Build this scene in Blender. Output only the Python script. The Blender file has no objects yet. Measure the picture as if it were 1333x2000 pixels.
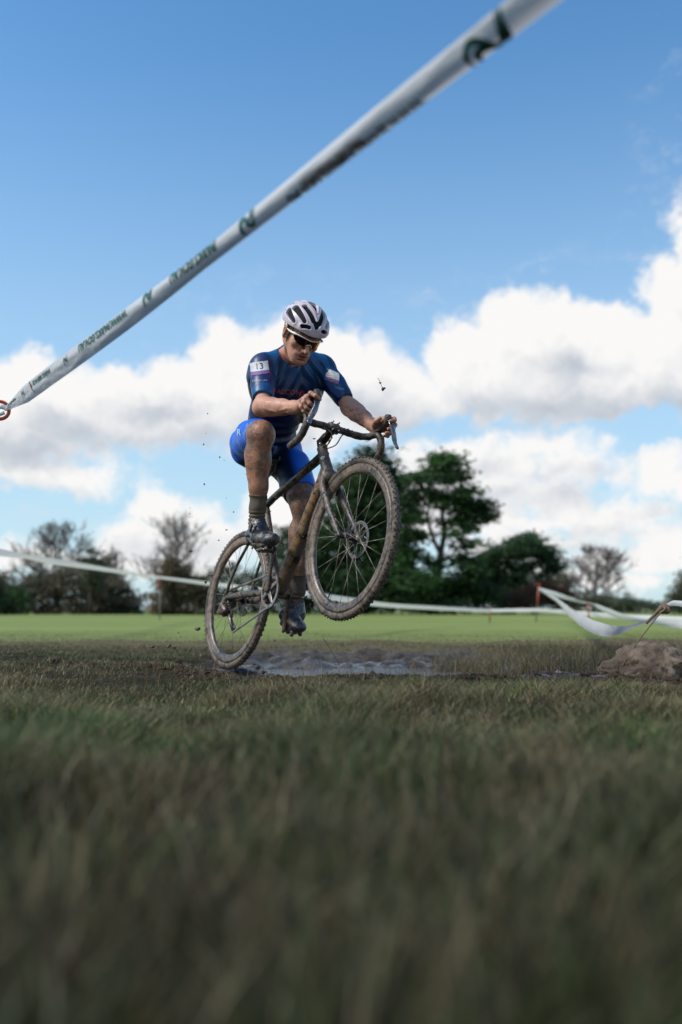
import bpy, math, random
import numpy as np
from mathutils import Vector, Matrix, noise as mnoise
from mathutils.bvhtree import BVHTree

R_ = math.radians
sc = bpy.context.scene
COL = sc.collection

# ------------------------------------------------------------------ camera
CAM_H = 0.32
FPX = 1886.0
PITCH = math.atan(190.0 / FPX)
cam_d = bpy.data.cameras.new('camera')
cam_d.sensor_fit = 'VERTICAL'
cam_d.sensor_height = 36.0
cam_d.lens = FPX / 2000.0 * 36.0
cam_d.clip_start = 0.05
cam_d.clip_end = 3000
cam_d.dof.use_dof = True
cam_d.dof.focus_distance = 4.25
cam_d.dof.aperture_fstop = 1.5
cam_d.dof.aperture_blades = 9
cam = bpy.data.objects.new('camera', cam_d)
COL.objects.link(cam)
cam.location = (0, 0, CAM_H)
cam.rotation_euler = (R_(90) + PITCH, 0, 0)
sc.camera = cam

# ------------------------------------------------------------------ light
SUN_EL, SUN_AZ = R_(46), R_(-104)      # azimuth measured from +Y (view direction) towards +X
world = bpy.data.worlds.new('World')
sc.world = world
world.use_nodes = True

sun_d = bpy.data.lights.new('sun', 'SUN')
sun_d.energy = 3.9
sun_d.angle = R_(15)
sun_d.color = (1.0, 0.95, 0.87)
sun = bpy.data.objects.new('sun', sun_d)
COL.objects.link(sun)
sdir = Vector((math.sin(SUN_AZ) * math.cos(SUN_EL), math.cos(SUN_AZ) * math.cos(SUN_EL), math.sin(SUN_EL)))
sun.rotation_euler = sdir.to_track_quat('Z', 'Y').to_euler()

sc.view_settings.view_transform = 'Standard'
sc.view_settings.look = 'None'
sc.view_settings.gamma = 1.0
sc.view_settings.use_curve_mapping = False
sc.view_settings.exposure = 0.0
sc.cycles.max_bounces = 5
sc.cycles.diffuse_bounces = 3
sc.cycles.glossy_bounces = 3
sc.cycles.transmission_bounces = 3
sc.cycles.transparent_max_bounces = 6


def at(px, py, d):
    """pixel of the 1333x2000 photograph and a depth in metres -> a point of the place"""
    x = (px - 666.5) / FPX * d
    u = (1000.0 - py) / FPX * d
    c, s = math.cos(PITCH), math.sin(PITCH)
    return Vector((x, d * c - u * s, CAM_H + d * s + u * c))


def azel(px, py):
    v = at(px, py, 1.0) - Vector((0, 0, CAM_H))
    v.normalize()
    return math.atan2(v.x, v.y), math.asin(v.z)


# ------------------------------------------------------------------ node helper
class NT:
    def __init__(s, tree):
        s.t = tree
        s.n = tree.nodes
        s.l = tree.links

    def new(s, typ, **kw):
        nd = s.n.new(typ)
        for k, v in kw.items():
            setattr(nd, k, v)
        return nd

    def put(s, sock, v):
        if isinstance(v, bpy.types.NodeSocket):
            s.l.new(v, sock)
        elif v is not None:
            sock.default_value = v

    def m(s, op, a, b=None, c=None, clamp=False):
        nd = s.new('ShaderNodeMath', operation=op, use_clamp=clamp)
        s.put(nd.inputs[0], a)
        if b is not None: s.put(nd.inputs[1], b)
        if c is not None: s.put(nd.inputs[2], c)
        return nd.outputs[0]

    def v(s, op, a, b=None, scale=None):
        nd = s.new('ShaderNodeVectorMath', operation=op)
        s.put(nd.inputs[0], a)
        if b is not None: s.put(nd.inputs[1], b)
        if scale is not None: s.put(nd.inputs[3], scale)
        return nd.outputs['Value'] if op in ('LENGTH', 'DOT_PRODUCT', 'DISTANCE') else nd.outputs[0]

    def xyz(s, x, y, z=0.0):
        nd = s.new('ShaderNodeCombineXYZ')
        s.put(nd.inputs[0], x); s.put(nd.inputs[1], y); s.put(nd.inputs[2], z)
        return nd.outputs[0]

    def sep(s, a):
        nd = s.new('ShaderNodeSeparateXYZ')
        s.put(nd.inputs[0], a)
        return nd.outputs

    def noise(s, vec, scale, detail=3.0, rough=0.5, dist=0.0, col=False):
        nd = s.new('ShaderNodeTexNoise')
        s.put(nd.inputs['Vector'], vec)
        nd.inputs['Scale'].default_value = scale
        nd.inputs['Detail'].default_value = detail
        nd.inputs['Roughness'].default_value = rough
        nd.inputs['Distortion'].default_value = dist
        return nd.outputs['Color'] if col else nd.outputs[0]

    def voro(s, vec, scale, feature='SMOOTH_F1', rnd=1.0):
        nd = s.new('ShaderNodeTexVoronoi', feature=feature)
        s.put(nd.inputs['Vector'], vec)
        nd.inputs['Scale'].default_value = scale
        nd.inputs['Randomness'].default_value = rnd
        return nd.outputs['Distance']

    def ramp(s, fac, stops, interp='LINEAR'):
        nd = s.new('ShaderNodeValToRGB')
        cr = nd.color_ramp
        cr.interpolation = interp
        while len(cr.elements) < len(stops):
            cr.elements.new(0.5)
        for e, (p, c) in zip(cr.elements, stops):
            e.position = p
            if not hasattr(c, '__len__'): c = (c, c, c)
            e.color = (c[0], c[1], c[2], 1)
        s.put(nd.inputs[0], fac)
        return nd.outputs[0]

    def step(s, v, lo, hi, a=0.0, b=1.0):
        nd = s.new('ShaderNodeMapRange', interpolation_type='SMOOTHSTEP')
        s.put(nd.inputs[0], v)
        for i, q in enumerate((lo, hi, a, b)):
            s.put(nd.inputs[i + 1], q)
        return nd.outputs[0]

    def mix(s, f, a, b):
        nd = s.new('ShaderNodeMix', data_type='RGBA')
        s.put(nd.inputs[0], f)
        for sk, q in ((nd.inputs[6], a), (nd.inputs[7], b)):
            if isinstance(q, bpy.types.NodeSocket): s.l.new(q, sk)
            else: sk.default_value = (*q[:3], 1)
        return nd.outputs[2]

    def bump(s, h, strength=0.3, dist=0.01, normal=None):
        nd = s.new('ShaderNodeBump')
        nd.inputs['Strength'].default_value = strength
        nd.inputs['Distance'].default_value = dist
        s.put(nd.inputs['Height'], h)
        if normal is not None: s.put(nd.inputs['Normal'], normal)
        return nd.outputs[0]


def mat(name):
    m = bpy.data.materials.new(name)
    m.use_nodes = True
    t = NT(m.node_tree)
    b = t.n['Principled BSDF']
    t.b = b
    return m, t


def coord(t, kind='Object'):
    return t.new('ShaderNodeTexCoord').outputs[kind]


def setp(t, **kw):
    names = {'color': 'Base Color', 'rough': 'Roughness', 'metal': 'Metallic', 'normal': 'Normal',
             'sss': 'Subsurface Weight', 'spec': 'Specular IOR Level', 'coat': 'Coat Weight', 'trans': 'Transmission Weight',
             'sheen': 'Sheen Weight', 'alpha': 'Alpha'}
    for k, v in kw.items():
        sk = t.b.inputs[names[k]]
        if isinstance(v, bpy.types.NodeSocket): t.l.new(v, sk)
        elif k == 'color': sk.default_value = (*v[:3], 1)
        else: sk.default_value = v


def simple(name, color, rough=0.6, metal=0.0, var=0.25, scale=20.0, bump=0.0, spec=0.5):
    m, t = mat(name)
    c = coord(t)
    n = t.noise(c, scale, 4, 0.6)
    col = t.mix(n, [q * (1 - var) for q in color], [min(1, q * (1 + var)) for q in color])
    setp(t, color=col, rough=rough, metal=metal, spec=spec)
    if bump: setp(t, normal=t.bump(n, bump, 0.01))
    return m


# ------------------------------------------------------------------ sky with clouds (world)
def build_world():
    t = NT(world.node_tree)
    t.n.clear()
    out = t.new('ShaderNodeOutputWorld')
    bg = t.new('ShaderNodeBackground')
    t.l.new(bg.outputs[0], out.inputs[0])
    sky = t.new('ShaderNodeTexSky', sky_type='NISHITA')
    sky.sun_disc = False
    sky.sun_elevation = SUN_EL
    sky.sun_rotation = SUN_AZ
    sky.altitude = 300
    sky.air_density = 1.0
    sky.dust_density = 0.6
    sky.ozone_density = 2.2
    skyc = t.new('ShaderNodeHueSaturation')
    skyc.inputs['Saturation'].default_value = SKY_SAT
    t.l.new(sky.outputs[0], skyc.inputs['Color'])
    skyv = t.v('MULTIPLY', skyc.outputs[0], SKY_MUL)
    d = coord(t, 'Generated')
    x, y, z = t.sep(d)
    az = t.m('ARCTAN2', x, y)
    el = t.m('ARCSINE', z)
    K = 1886.0
    p0 = t.xyz(t.m('MULTIPLY', az, K), t.m('MULTIPLY', el, K), 0.0)   # angles in photograph-pixel units

    def field(p, blobs, tag):
        f = None
        for (cx, cy, rx, ry) in blobs:
            a, e = azel(cx, cy)
            q = t.v('SUBTRACT', p, (a * K, e * K, 0))
            q = t.v('MULTIPLY', q, (1.0 / rx, 1.0 / ry, 0))
            r = t.v('LENGTH', q)
            g = t.m('MULTIPLY_ADD', r, -min(rx, ry), float(min(rx, ry)))
            if f is None: f = g
            else:
                f = t.m('SMOOTH_MAX', f, g, 12.0)
        return f
    # billows: large wobble + cauliflower edges
    w1 = t.noise(p0, 0.011, 5, 0.62, col=True)
    w1 = t.v('SUBTRACT', w1, (0.5, 0.5, 0.5))
    p1 = t.v('ADD', p0, t.v('SCALE', w1, scale=90.0))
    w2 = t.v('SUBTRACT', t.noise(p0, 0.045, 3, 0.6, col=True), (0.5, 0.5, 0.5))
    p1 = t.v('ADD', p1, t.v('SCALE', w2, scale=16.0))
    vo = t.voro(p1, 0.020)
    vo2 = t.voro(p1, 0.075)
    bill = t.m('ADD', t.m('MULTIPLY', t.m('SUBTRACT', 0.55, vo), 34.0), t.m('MULTIPLY', t.m('SUBTRACT', 0.5, vo2), 9.0))
    fr = t.m('MULTIPLY', t.m('SUBTRACT', t.noise(p1, 0.03, 6, 0.65), 0.5), 44.0)
    nz = t.m('ADD', bill, fr)

    CUM = CLOUDS
    f = field(p1, CUM, 'a')
    # the rest of the sky round the horizon
    far = t.noise(d, 2.6, 6, 0.55)
    band = t.step(el, 0.0, 0.95, 0.62, -0.35)
    aabs = t.m('ABSOLUTE', az)
    outside = t.step(aabs, 0.42, 0.60, 0.0, 1.0)
    gen = t.m('MULTIPLY', t.m('ADD', t.m('SUBTRACT', far, 0.62), t.m('MULTIPLY', band, 0.22)), 700.0)
    gen = t.m('SUBTRACT', gen, t.m('MULTIPLY', t.m('SUBTRACT', 1.0, outside), 400.0))
    f = t.m('MAXIMUM', f, gen)
    dens = t.m('ADD', f, nz)
    alpha = t.step(dens, -8.0, 26.0)
    # light from above: how much cloud stands over this point
    pu = t.v('ADD', p1, (-14.0, 46.0, 0.0))
    fu = field(pu, CUM, 'b')
    fu = t.m('MAXIMUM', fu, gen)
    nu = t.noise(t.v('ADD', p1, (-6.0, 18.0, 0.0)), 0.022, 5, 0.6)
    vu = t.voro(t.v('ADD', p1, (-6.0, 18.0, 0.0)), 0.020)
    relief = t.m('ADD', t.m('MULTIPLY', t.m('SUBTRACT', vu, vo), 0.22), t.m('MULTIPLY', t.m('SUBTRACT', t.noise(p1, 0.022, 5, 0.6), nu), 1.0))
    deep = t.step(fu, -10.0, 80.0)
    grey = t.step(t.m('ADD', field(p1, GREYS, 'c'), t.m('MULTIPLY', t.m('SUBTRACT', t.noise(p0, 0.012, 3, 0.5), 0.5), 60.0)), -34.0, 52.0)
    sh = t.m('SUBTRACT', t.m('SUBTRACT', 1.0, t.m('ADD', t.m('MULTIPLY', deep, 0.22), t.m('MULTIPLY', grey, 0.66))), t.m('MULTIPLY', relief, -0.42))
    big = t.noise(p0, 0.006, 3, 0.5)
    sh = t.m('ADD', sh, t.m('MULTIPLY', t.m('SUBTRACT', big, 0.5), 0.35))
    cloud = t.ramp(sh, [(0.05, (0.50, 0.55, 0.63)), (0.36, (0.64, 0.68, 0.74)), (0.62, (0.84, 0.85, 0.87)), (0.85, (1.0, 0.99, 0.98))])
    cloud = t.v('SCALE', cloud, scale=CLOUD_V)
    # milky horizon
    hz = t.step(el, 0.0, 0.60, 0.78, 0.0)
    base = t.mix(hz, skyv, (0.54 * CLOUD_V, 0.72 * CLOUD_V, 0.87 * CLOUD_V))
    # thin veils
    veil = t.noise(t.v('MULTIPLY', p1, (0.6, 1.6, 1)), 0.012, 6, 0.7)
    veil = t.m('MULTIPLY', t.step(veil, 0.50, 0.75), t.step(f, -110.0, 0.0, 0.0, 0.55))
    base = t.mix(veil, base, (0.75 * CLOUD_V, 0.80 * CLOUD_V, 0.87 * CLOUD_V))
    c = t.mix(alpha, base, cloud)
    # below the horizon: the light of the ground
    c = t.mix(t.step(el, -0.03, 0.0), (0.05, 0.06, 0.04), c)
    t.l.new(c, bg.inputs[0])
    bg.inputs[1].default_value = SKY_STRENGTH
    world.cycles.sampling_method = 'MANUAL'
    world.cycles.sample_map_resolution = 512


SKY_STRENGTH = 0.10
GREYS = [(60, 880, 150, 40), (230, 862, 150, 38), (400, 858, 120, 42), (520, 840, 100, 50), (300, 805, 110, 30), (150, 840, 120, 34), (720, 800, 90, 46), (800, 830, 70, 30), (940, 800, 80, 34), (1060, 800, 120, 46), (1200, 805, 120, 40), (1320, 800, 110, 46), (1120, 720, 50, 20),
         (980, 975, 120, 26), (900, 990, 60, 24), (1110, 960, 60, 18), (1100, 1075, 120, 14), (340, 1075, 120, 22), (90, 960, 130, 16), (700, 900, 60, 20), (1280, 1000, 60, 12), (930, 905, 90, 18), (1090, 925, 90, 18), (1200, 1035, 100, 14)]
SKY_SAT = 1.18
SKY_MUL = (1.76, 2.08, 2.02)
CLOUD_V = 9.6
CLOUDS = [
    # cx, cy, rx, ry in photograph pixels
    (60, 770, 70, 80), (30, 830, 90, 80), (150, 790, 110, 62), (260, 780, 120, 66), (360, 770, 110, 70), (440, 720, 75, 88),
    (540, 730, 110, 110), (640, 740, 100, 110), (730, 750, 70, 85), (330, 825, 180, 50), (80, 860, 140, 48), (560, 820, 260, 60), (800, 770, 80, 70),
    (900, 700, 75, 88), (990, 665, 90, 88), (1090, 670, 100, 92), (1190, 680, 100, 95), (1290, 700, 90, 90), (1100, 760, 240, 72), (960, 770, 60, 66),
    (1320, 560, 60, 70), (1330, 450, 26, 80), (1275, 570, 34, 28), (1400, 650, 140, 180), (-70, 800, 120, 120),
    (110, 925, 165, 36), (30, 895, 110, 40),
    (310, 1000, 60, 44), (385, 1005, 60, 38), (260, 1050, 80, 40), (420, 1060, 90, 50), (330, 1080, 160, 50), (80, 1100, 200, 28),
    (860, 920, 110, 56), (990, 905, 110, 44), (1100, 915, 110, 42), (1000, 960, 190, 40), (820, 990, 90, 60), (700, 950, 90, 50),
    (1290, 920, 52, 44), (1190, 930, 50, 20),
    (1030, 1020, 75, 26), (1180, 1020, 90, 34), (1300, 1045, 80, 34), (1110, 1060, 130, 26), (1250, 1085, 150, 34), (1000, 1070, 120, 40), (1160, 1130, 250, 22), (560, 1010, 90, 90),
    (1420, 950, 90, 60), (900, 872, 130, 34), (1060, 875, 130, 34), (1230, 1000, 120, 30), (1300, 1075, 110, 40), (960, 1010, 110, 40), (1120, 1000, 110, 34),
]


# ------------------------------------------------------------------ mesh helpers
def link(name, me, parent=None, material=None, smooth=True):
    ob = bpy.data.objects.new(name, me)
    COL.objects.link(ob)
    if material is not None:
        for mm in (material if isinstance(material, (list, tuple)) else [material]):
            me.materials.append(mm)
    if smooth:
        me.polygons.foreach_set('use_smooth', np.ones(len(me.polygons), dtype=bool))
    if parent is not None:
        ob.parent = parent
    return ob


def tag(o, label=None, cat=None, group=None, kind=None):
    if label: o['label'] = label
    if cat: o['category'] = cat
    if group: o['group'] = group
    if kind: o['kind'] = kind
    return o


def empty(name, loc=(0, 0, 0), parent=None):
    o = bpy.data.objects.new(name, None)
    COL.objects.link(o)
    o.location = loc
    o.empty_display_size = 0.1
    if parent is not None: o.parent = parent
    return o


def fast_mesh(name, V, F, mats=None):
    """V (n,3); F (m,k) with one k"""
    V = np.asarray(V, np.float32)
    F = np.asarray(F, np.int32)
    me = bpy.data.meshes.new(name)
    me.vertices.add(len(V))
    me.vertices.foreach_set('co', V.ravel())
    k = F.shape[1]
    me.loops.add(F.size)
    me.loops.foreach_set('vertex_index', F.ravel())
    me.polygons.add(len(F))
    me.polygons.foreach_set('loop_start', np.arange(0, F.size, k, dtype=np.int32))
    me.polygons.foreach_set('loop_total', np.full(len(F), k, dtype=np.int32))
    if mats is not None:
        me.polygons.foreach_set('material_index', np.asarray(mats, np.int32))
    me.update(calc_edges=True)
    return me


class MB:
    """collects pieces for one mesh"""
    def __init__(s):
        s.V = []; s.F = []; s.n = 0

    def add(s, V, F):
        V = [Vector(v) for v in V]
        s.V += V
        s.F += [tuple(i + s.n for i in f) for f in F]
        s.n += len(V)

    def tube(s, pts, rad, k=10, flat=None, closed=False, cap=True):
        """rad: number or list; flat: (direction, factor) squeezes the section along a direction"""
        pts = [Vector(p) for p in pts]
        n = len(pts)
        if not hasattr(rad, '__len__'): rad = [rad] * n
        V = []; F = []
        prev = None
        for i, p in enumerate(pts):
            if closed: tn = pts[(i + 1) % n] - pts[i - 1]
            else: tn = pts[min(i + 1, n - 1)] - pts[max(i - 1, 0)]
            tn.normalize()
            if prev is None:
                up = Vector((0, 0, 1)) if abs(tn.z) < 0.9 else Vector((1, 0, 0))
                a = tn.cross(up).normalized()
            else:
                a = (prev - tn * prev.dot(tn)).normalized()
            prev = a
            b = tn.cross(a)
            for j in range(k):
                th = 2 * math.pi * j / k
                o = (a * math.cos(th) + b * math.sin(th)) * rad[i]
                if flat is not None:
                    w, fc = flat
                    w = Vector(w).normalized()
                    o = o + w * (o.dot(w) * (fc - 1))
                V.append(p + o)
        m = n if closed else n - 1
        for i in range(m):
            for j in range(k):
                a0 = i * k + j; a1 = i * k + (j + 1) % k
                i2 = (i + 1) % n
                F.append((a0, a1, i2 * k + (j + 1) % k, i2 * k + j))
        if cap and not closed:
            F.append(tuple(range(k))[::-1])
            F.append(tuple((n - 1) * k + j for j in range(k)))
        s.add(V, F)
        return s

    def box(s, c, size, axes=None, taper=1.0):
        c = Vector(c)
        ax = axes or (Vector((1, 0, 0)), Vector((0, 1, 0)), Vector((0, 0, 1)))
        V = []
        for z in (-1, 1):
            for (x, y) in ((-1, -1), (1, -1), (1, 1), (-1, 1)):
                f = taper if z > 0 else 1.0
                V.append(c + ax[0] * (x * size[0] / 2 * f) + ax[1] * (y * size[1] / 2 * f) + ax[2] * (z * size[2] / 2))
        s.add(V, [(3, 2, 1, 0), (4, 5, 6, 7), (0, 1, 5, 4), (1, 2, 6, 5), (2, 3, 7, 6), (3, 0, 4, 7)])
        return s

    def lathe(s, c, axis, prof, k=32, closed=False):
        """prof: list of (radius, along)"""
        c = Vector(c); axis = Vector(axis).normalized()
        up = Vector((0, 0, 1)) if abs(axis.z) < 0.9 else Vector((1, 0, 0))
        a = axis.cross(up).normalized(); b = axis.cross(a)
        V = []; F = []
        n = len(prof)
        for (r, h) in prof:
            for j in range(k):
                th = 2 * math.pi * j / k
                V.append(c + axis * h + (a * math.cos(th) + b * math.sin(th)) * r)
        for i in range(n if closed else n - 1):
            i2 = (i + 1) % n
            for j in range(k):
                F.append((i * k + j, i2 * k + j, i2 * k + (j + 1) % k, i * k + (j + 1) % k))
        s.add(V, F)
        return s

    def build(s, name, material=None, parent=None, smooth=True):
        me = bpy.data.meshes.new(name)
        me.from_pydata([tuple(v) for v in s.V], [], s.F)
        me.update()
        return link(name, me, parent, material, smooth)


def sharpen(ob, ang=35):
    me = ob.data
    try:
        me.set_sharp_from_angle(angle=R_(ang))
    except Exception:
        pass
    return ob


def spline(pts, n):
    """Catmull-Rom through pts, n samples per span"""
    P = [Vector(p) for p in pts]
    P = [P[0] * 2 - P[1]] + P + [P[-1] * 2 - P[-2]]
    out = []
    for i in range(1, len(P) - 2):
        for j in range(n):
            u = j / n
            a, b, c, d = P[i - 1], P[i], P[i + 1], P[i + 2]
            out.append(0.5 * ((2 * b) + (c - a) * u + (2 * a - 5 * b + 4 * c - d) * u * u + (3 * b - 3 * c + d - a) * u ** 3))
    out.append(P[-2])
    return out


def vnoise(x, y, s, seed=0.0):
    """smooth value noise, numpy"""
    x = np.asarray(x, float) / s + 31.7 + seed * 7.13
    y = np.asarray(y, float) / s + 17.3 + seed * 3.71
    xi = np.floor(x); yi = np.floor(y)
    xf = x - xi; yf = y - yi
    xf = xf * xf * (3 - 2 * xf); yf = yf * yf * (3 - 2 * yf)
    def h(a, b):
        v = np.sin(a * 127.1 + b * 311.7 + seed * 53.3) * 43758.5453
        return v - np.floor(v)
    return (h(xi, yi) * (1 - xf) + h(xi + 1, yi) * xf) * (1 - yf) + (h(xi, yi + 1) * (1 - xf) + h(xi + 1, yi + 1) * xf) * yf


build_world()
rng = np.random.default_rng(7)
# ------------------------------------------------------------------ ground
def mudmask(x, y):
    """1 in the churned mud of the track, 0 on grass"""
    e0 = 4.12 - 0.06 * x + 0.45 * (vnoise(x, y * 0 + 1, 0.9, 3) - 0.5) + 0.25 * (vnoise(x, y, 0.22, 5) - 0.5)
    e0 = e0 + np.where(x < -0.45, np.minimum(0.9, (-0.45 - x) * 1.6), 0)
    e1 = 7.3 + 0.8 * (vnoise(x, y * 0, 1.7, 4) - 0.5) - np.where(x > 1.0, (x - 1.0) * 1.3, 0) - np.where(x < -0.45, np.minimum(1.9, (-0.45 - x) * 2.6), 0)
    a = np.clip((y - e0) / 0.25, 0, 1); b = np.clip((e1 - y) / 0.5, 0, 1)
    return a * b


def ground_h(x, y):
    m = mudmask(x, y)
    n = vnoise(x, y, 0.55, 1) * 0.055 + vnoise(x, y, 0.21, 2) * 0.055 + vnoise(x, y, 0.08, 6) * 0.046 + vnoise(x, y, 0.042, 7) * 0.026
    rut = 0.02 * np.sin((y - 0.10 * x) * 9.0)
    basin = np.exp(-(((x - 0.35 - 0.25 * (y - 5.4)) / 1.00) ** 2 + ((y - 5.55) / 0.95) ** 2) ** 1.5)
    basin = basin + 0.6 * np.exp(-(((x + 1.5) / 0.6) ** 2 + ((y - 6.3) / 0.4) ** 2))
    b1 = np.clip(basin, 0, 1)
    wheel_bank = np.exp(-(((x + 0.52) / 0.30) ** 2 + ((y - 4.80) / 0.22) ** 2) ** 1.5)
    mud = -0.112 + n * 1.0 * (1 - 0.50 * b1) + rut * 0.7 - 0.026 * basin + 0.055 * wheel_bank
    grass = 0.012 + 0.05 * (vnoise(x, y, 0.8, 8) - 0.5) + 0.02 * vnoise(x, y, 0.15, 9)
    # the lip of torn turf along the near edge of the mud
    lip = np.exp(-((y - (4.05 - 0.06 * x + np.where(x < -0.45, np.minimum(0.9, (-0.45 - x) * 1.6), 0))) / 0.16) ** 2) * 0.022 * vnoise(x, y, 0.12, 12)
    near = np.clip((y + 0.5) / 2.5, 0, 1)
    return mud * m + (grass * (0.3 + 0.7 * near)) * (1 - m) + lip


def build_ground():
    # mud-and-turf material
    m, t = mat('turf_and_mud')
    c = coord(t)
    at_ = t.new('ShaderNodeAttribute', attribute_name='mud')
    n1 = t.noise(c, 6, 5, 0.65); n2 = t.noise(c, 45, 4, 0.7); n3 = t.noise(c, 1.3, 3, 0.5)
    mudc = t.ramp(n1, [(0.30, (0.022, 0.017, 0.011)), (0.5, (0.060, 0.047, 0.033)), (0.72, (0.118, 0.096, 0.070))])
    soil = t.ramp(n2, [(0.3, (0.010, 0.009, 0.006)), (0.7, (0.040, 0.030, 0.018))])
    grn = t.mix(n3, (0.020, 0.028, 0.010), (0.045, 0.036, 0.020))
    base = t.mix(0.5, soil, grn)
    yy = t.sep(c)[1]
    base = t.mix(t.step(t.m('ADD', yy, t.m('MULTIPLY', n3, 1.5)), 6.6, 9.0), base, (0.13, 0.108, 0.060))
    mk = t.step(t.m('ADD', at_.outputs['Fac'], t.m('MULTIPLY', t.m('SUBTRACT', n2, 0.5), 0.5)), 0.3, 0.6)
    col = t.mix(mk, base, mudc)
    rough = t.m('SUBTRACT', 0.9, t.m('MULTIPLY', mk, t.m('ADD', 0.12, t.m('MULTIPLY', t.step(n2, 0.40, 0.6), 0.38))))
    hh = t.m('ADD', n1, t.m('MULTIPLY', n2, 0.4))
    wet = t.new('ShaderNodeAttribute', attribute_name='wet').outputs['Fac']
    wet = t.m('MULTIPLY', wet, t.step(n1, 0.40, 0.58))
    rough = t.m('SUBTRACT', rough, t.m('MULTIPLY', wet, 0.40))
    rough = t.m('MAXIMUM', rough, 0.16)
    t.l.new(t.m('MULTIPLY', wet, 0.9), t.b.inputs['Coat Weight']); t.b.inputs['Coat Roughness'].default_value = 0.14
    setp(t, color=col, rough=rough, normal=t.bump(hh, 0.9, 0.03), spec=t.m('MULTIPLY_ADD', mk, 0.20, 0.05))
    xs = np.concatenate([np.linspace(-14, -3.2, 40)[:-1], np.arange(-3.2, 4.2, 0.022), np.linspace(4.2, 14, 40)])
    ys = np.concatenate([np.linspace(-4, 0.2, 16)[:-1], np.arange(0.2, 4.0, 0.05), np.arange(4.0, 7.6, 0.022), np.linspace(7.62, 10.0, 60)])
    X, Y = np.meshgrid(xs, ys)
    Z = ground_h(X, Y)
    edge = np.clip(np.minimum(np.minimum(X + 14, 14 - X), np.minimum(Y + 4, 10.0 - Y)) / 1.0, 0, 1)
    Z = Z * edge - 0.02 * (1 - edge)
    V = np.stack([X, Y, Z], -1).reshape(-1, 3)
    nx = len(xs)
    i = np.arange((len(ys) - 1) * (nx - 1)); r = i // (nx - 1); q = i % (nx - 1)
    a = r * nx + q
    F = np.stack([a, a + 1, a + nx + 1, a + nx], 1)
    me = fast_mesh('ground', V, F)
    at = me.attributes.new('mud', 'FLOAT', 'POINT')
    at.data.foreach_set('value', mudmask(V[:, 0], V[:, 1]).astype(np.float32))
    wa = me.attributes.new('wet', 'FLOAT', 'POINT')
    wv = mudmask(V[:, 0], V[:, 1]) * np.exp(-(((V[:, 0] - 0.45) / 1.25) ** 2 + ((V[:, 1] - 5.5) / 1.25) ** 2) ** 2)
    wa.data.foreach_set('value', wv.astype(np.float32))
    g = link('ground', me, None, m)
    tag(g, kind='structure')
    # the mown field behind, to the horizon
    m, t = mat('field_grass')
    c = coord(t)
    y_ = t.sep(c)
    cs = t.v('MULTIPLY', c, (0.12, 1.0, 1.0))
    s1 = t.noise(cs, 0.22, 4, 0.7); s2 = t.noise(c, 3.0, 4, 0.7); s3 = t.noise(c, 40, 2, 0.6)
    g1 = t.ramp(s1, [(0.30, (0.140, 0.200, 0.042)), (0.5, (0.220, 0.280, 0.066)), (0.72, (0.330, 0.350, 0.110))])
    g1 = t.mix(t.m('MULTIPLY', s2, 0.5), g1, (0.17, 0.18, 0.06))
    g1 = t.mix(t.m('MULTIPLY', s3, 0.25), g1, (0.07, 0.10, 0.03))
    dry = t.step(t.m('ADD', y_[1], t.m('MULTIPLY', s2, 4.0)), 8.0, 16.0, 1.0, 0.0)
    g1 = t.mix(t.m('MULTIPLY', dry, 0.75), g1, (0.150, 0.130, 0.068))
    setp(t, color=g1, rough=0.85, normal=t.bump(s3, 0.5, 0.03), spec=0.2)
    mb = MB()
    ys2 = [-1500, -300, -4.2, -3.6, 0, 4, 8.9, 9.6, 16, 40, 100, 400, 1500]
    xs2 = [-1500, -300, -60, -14.2, -13.5, 13.5, 14.2, 60, 300, 1500]
    V = [(x, y, -0.14 if (-4 < y < 9 and abs(x) < 14) else (-0.12 if (-4 <= y <= 9 and abs(x) <= 14) else -0.012)) for y in ys2 for x in xs2]
    k = len(xs2)
    F = [(r * k + q, r * k + q + 1, (r + 1) * k + q + 1, (r + 1) * k + q) for r in range(len(ys2) - 1) for q in range(k - 1)]
    mb.add(V, F)
    tag(mb.build('field', m, None, False), kind='structure')
    # water standing in the ruts
    m, t = mat('muddy_water')
    c = coord(t)
    nn = t.noise(c, 9, 3, 0.6)
    setp(t, color=t.mix(nn, (0.050, 0.044, 0.034), (0.10, 0.088, 0.068)), rough=0.12, normal=t.bump(t.noise(c, 9, 4, 0.6), 1.0, 0.05), spec=1.0)
    mb = MB()
    zw = -0.060
    V = [(-3.2, 4.35, zw), (1.9, 4.35, zw), (2.2, 7.3, zw), (-3.2, 7.3, zw)]
    mb.add(V, [(0, 1, 2, 3)])
    tag(mb.build('puddle_water', m, None, False), kind='structure')


build_ground()


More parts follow.
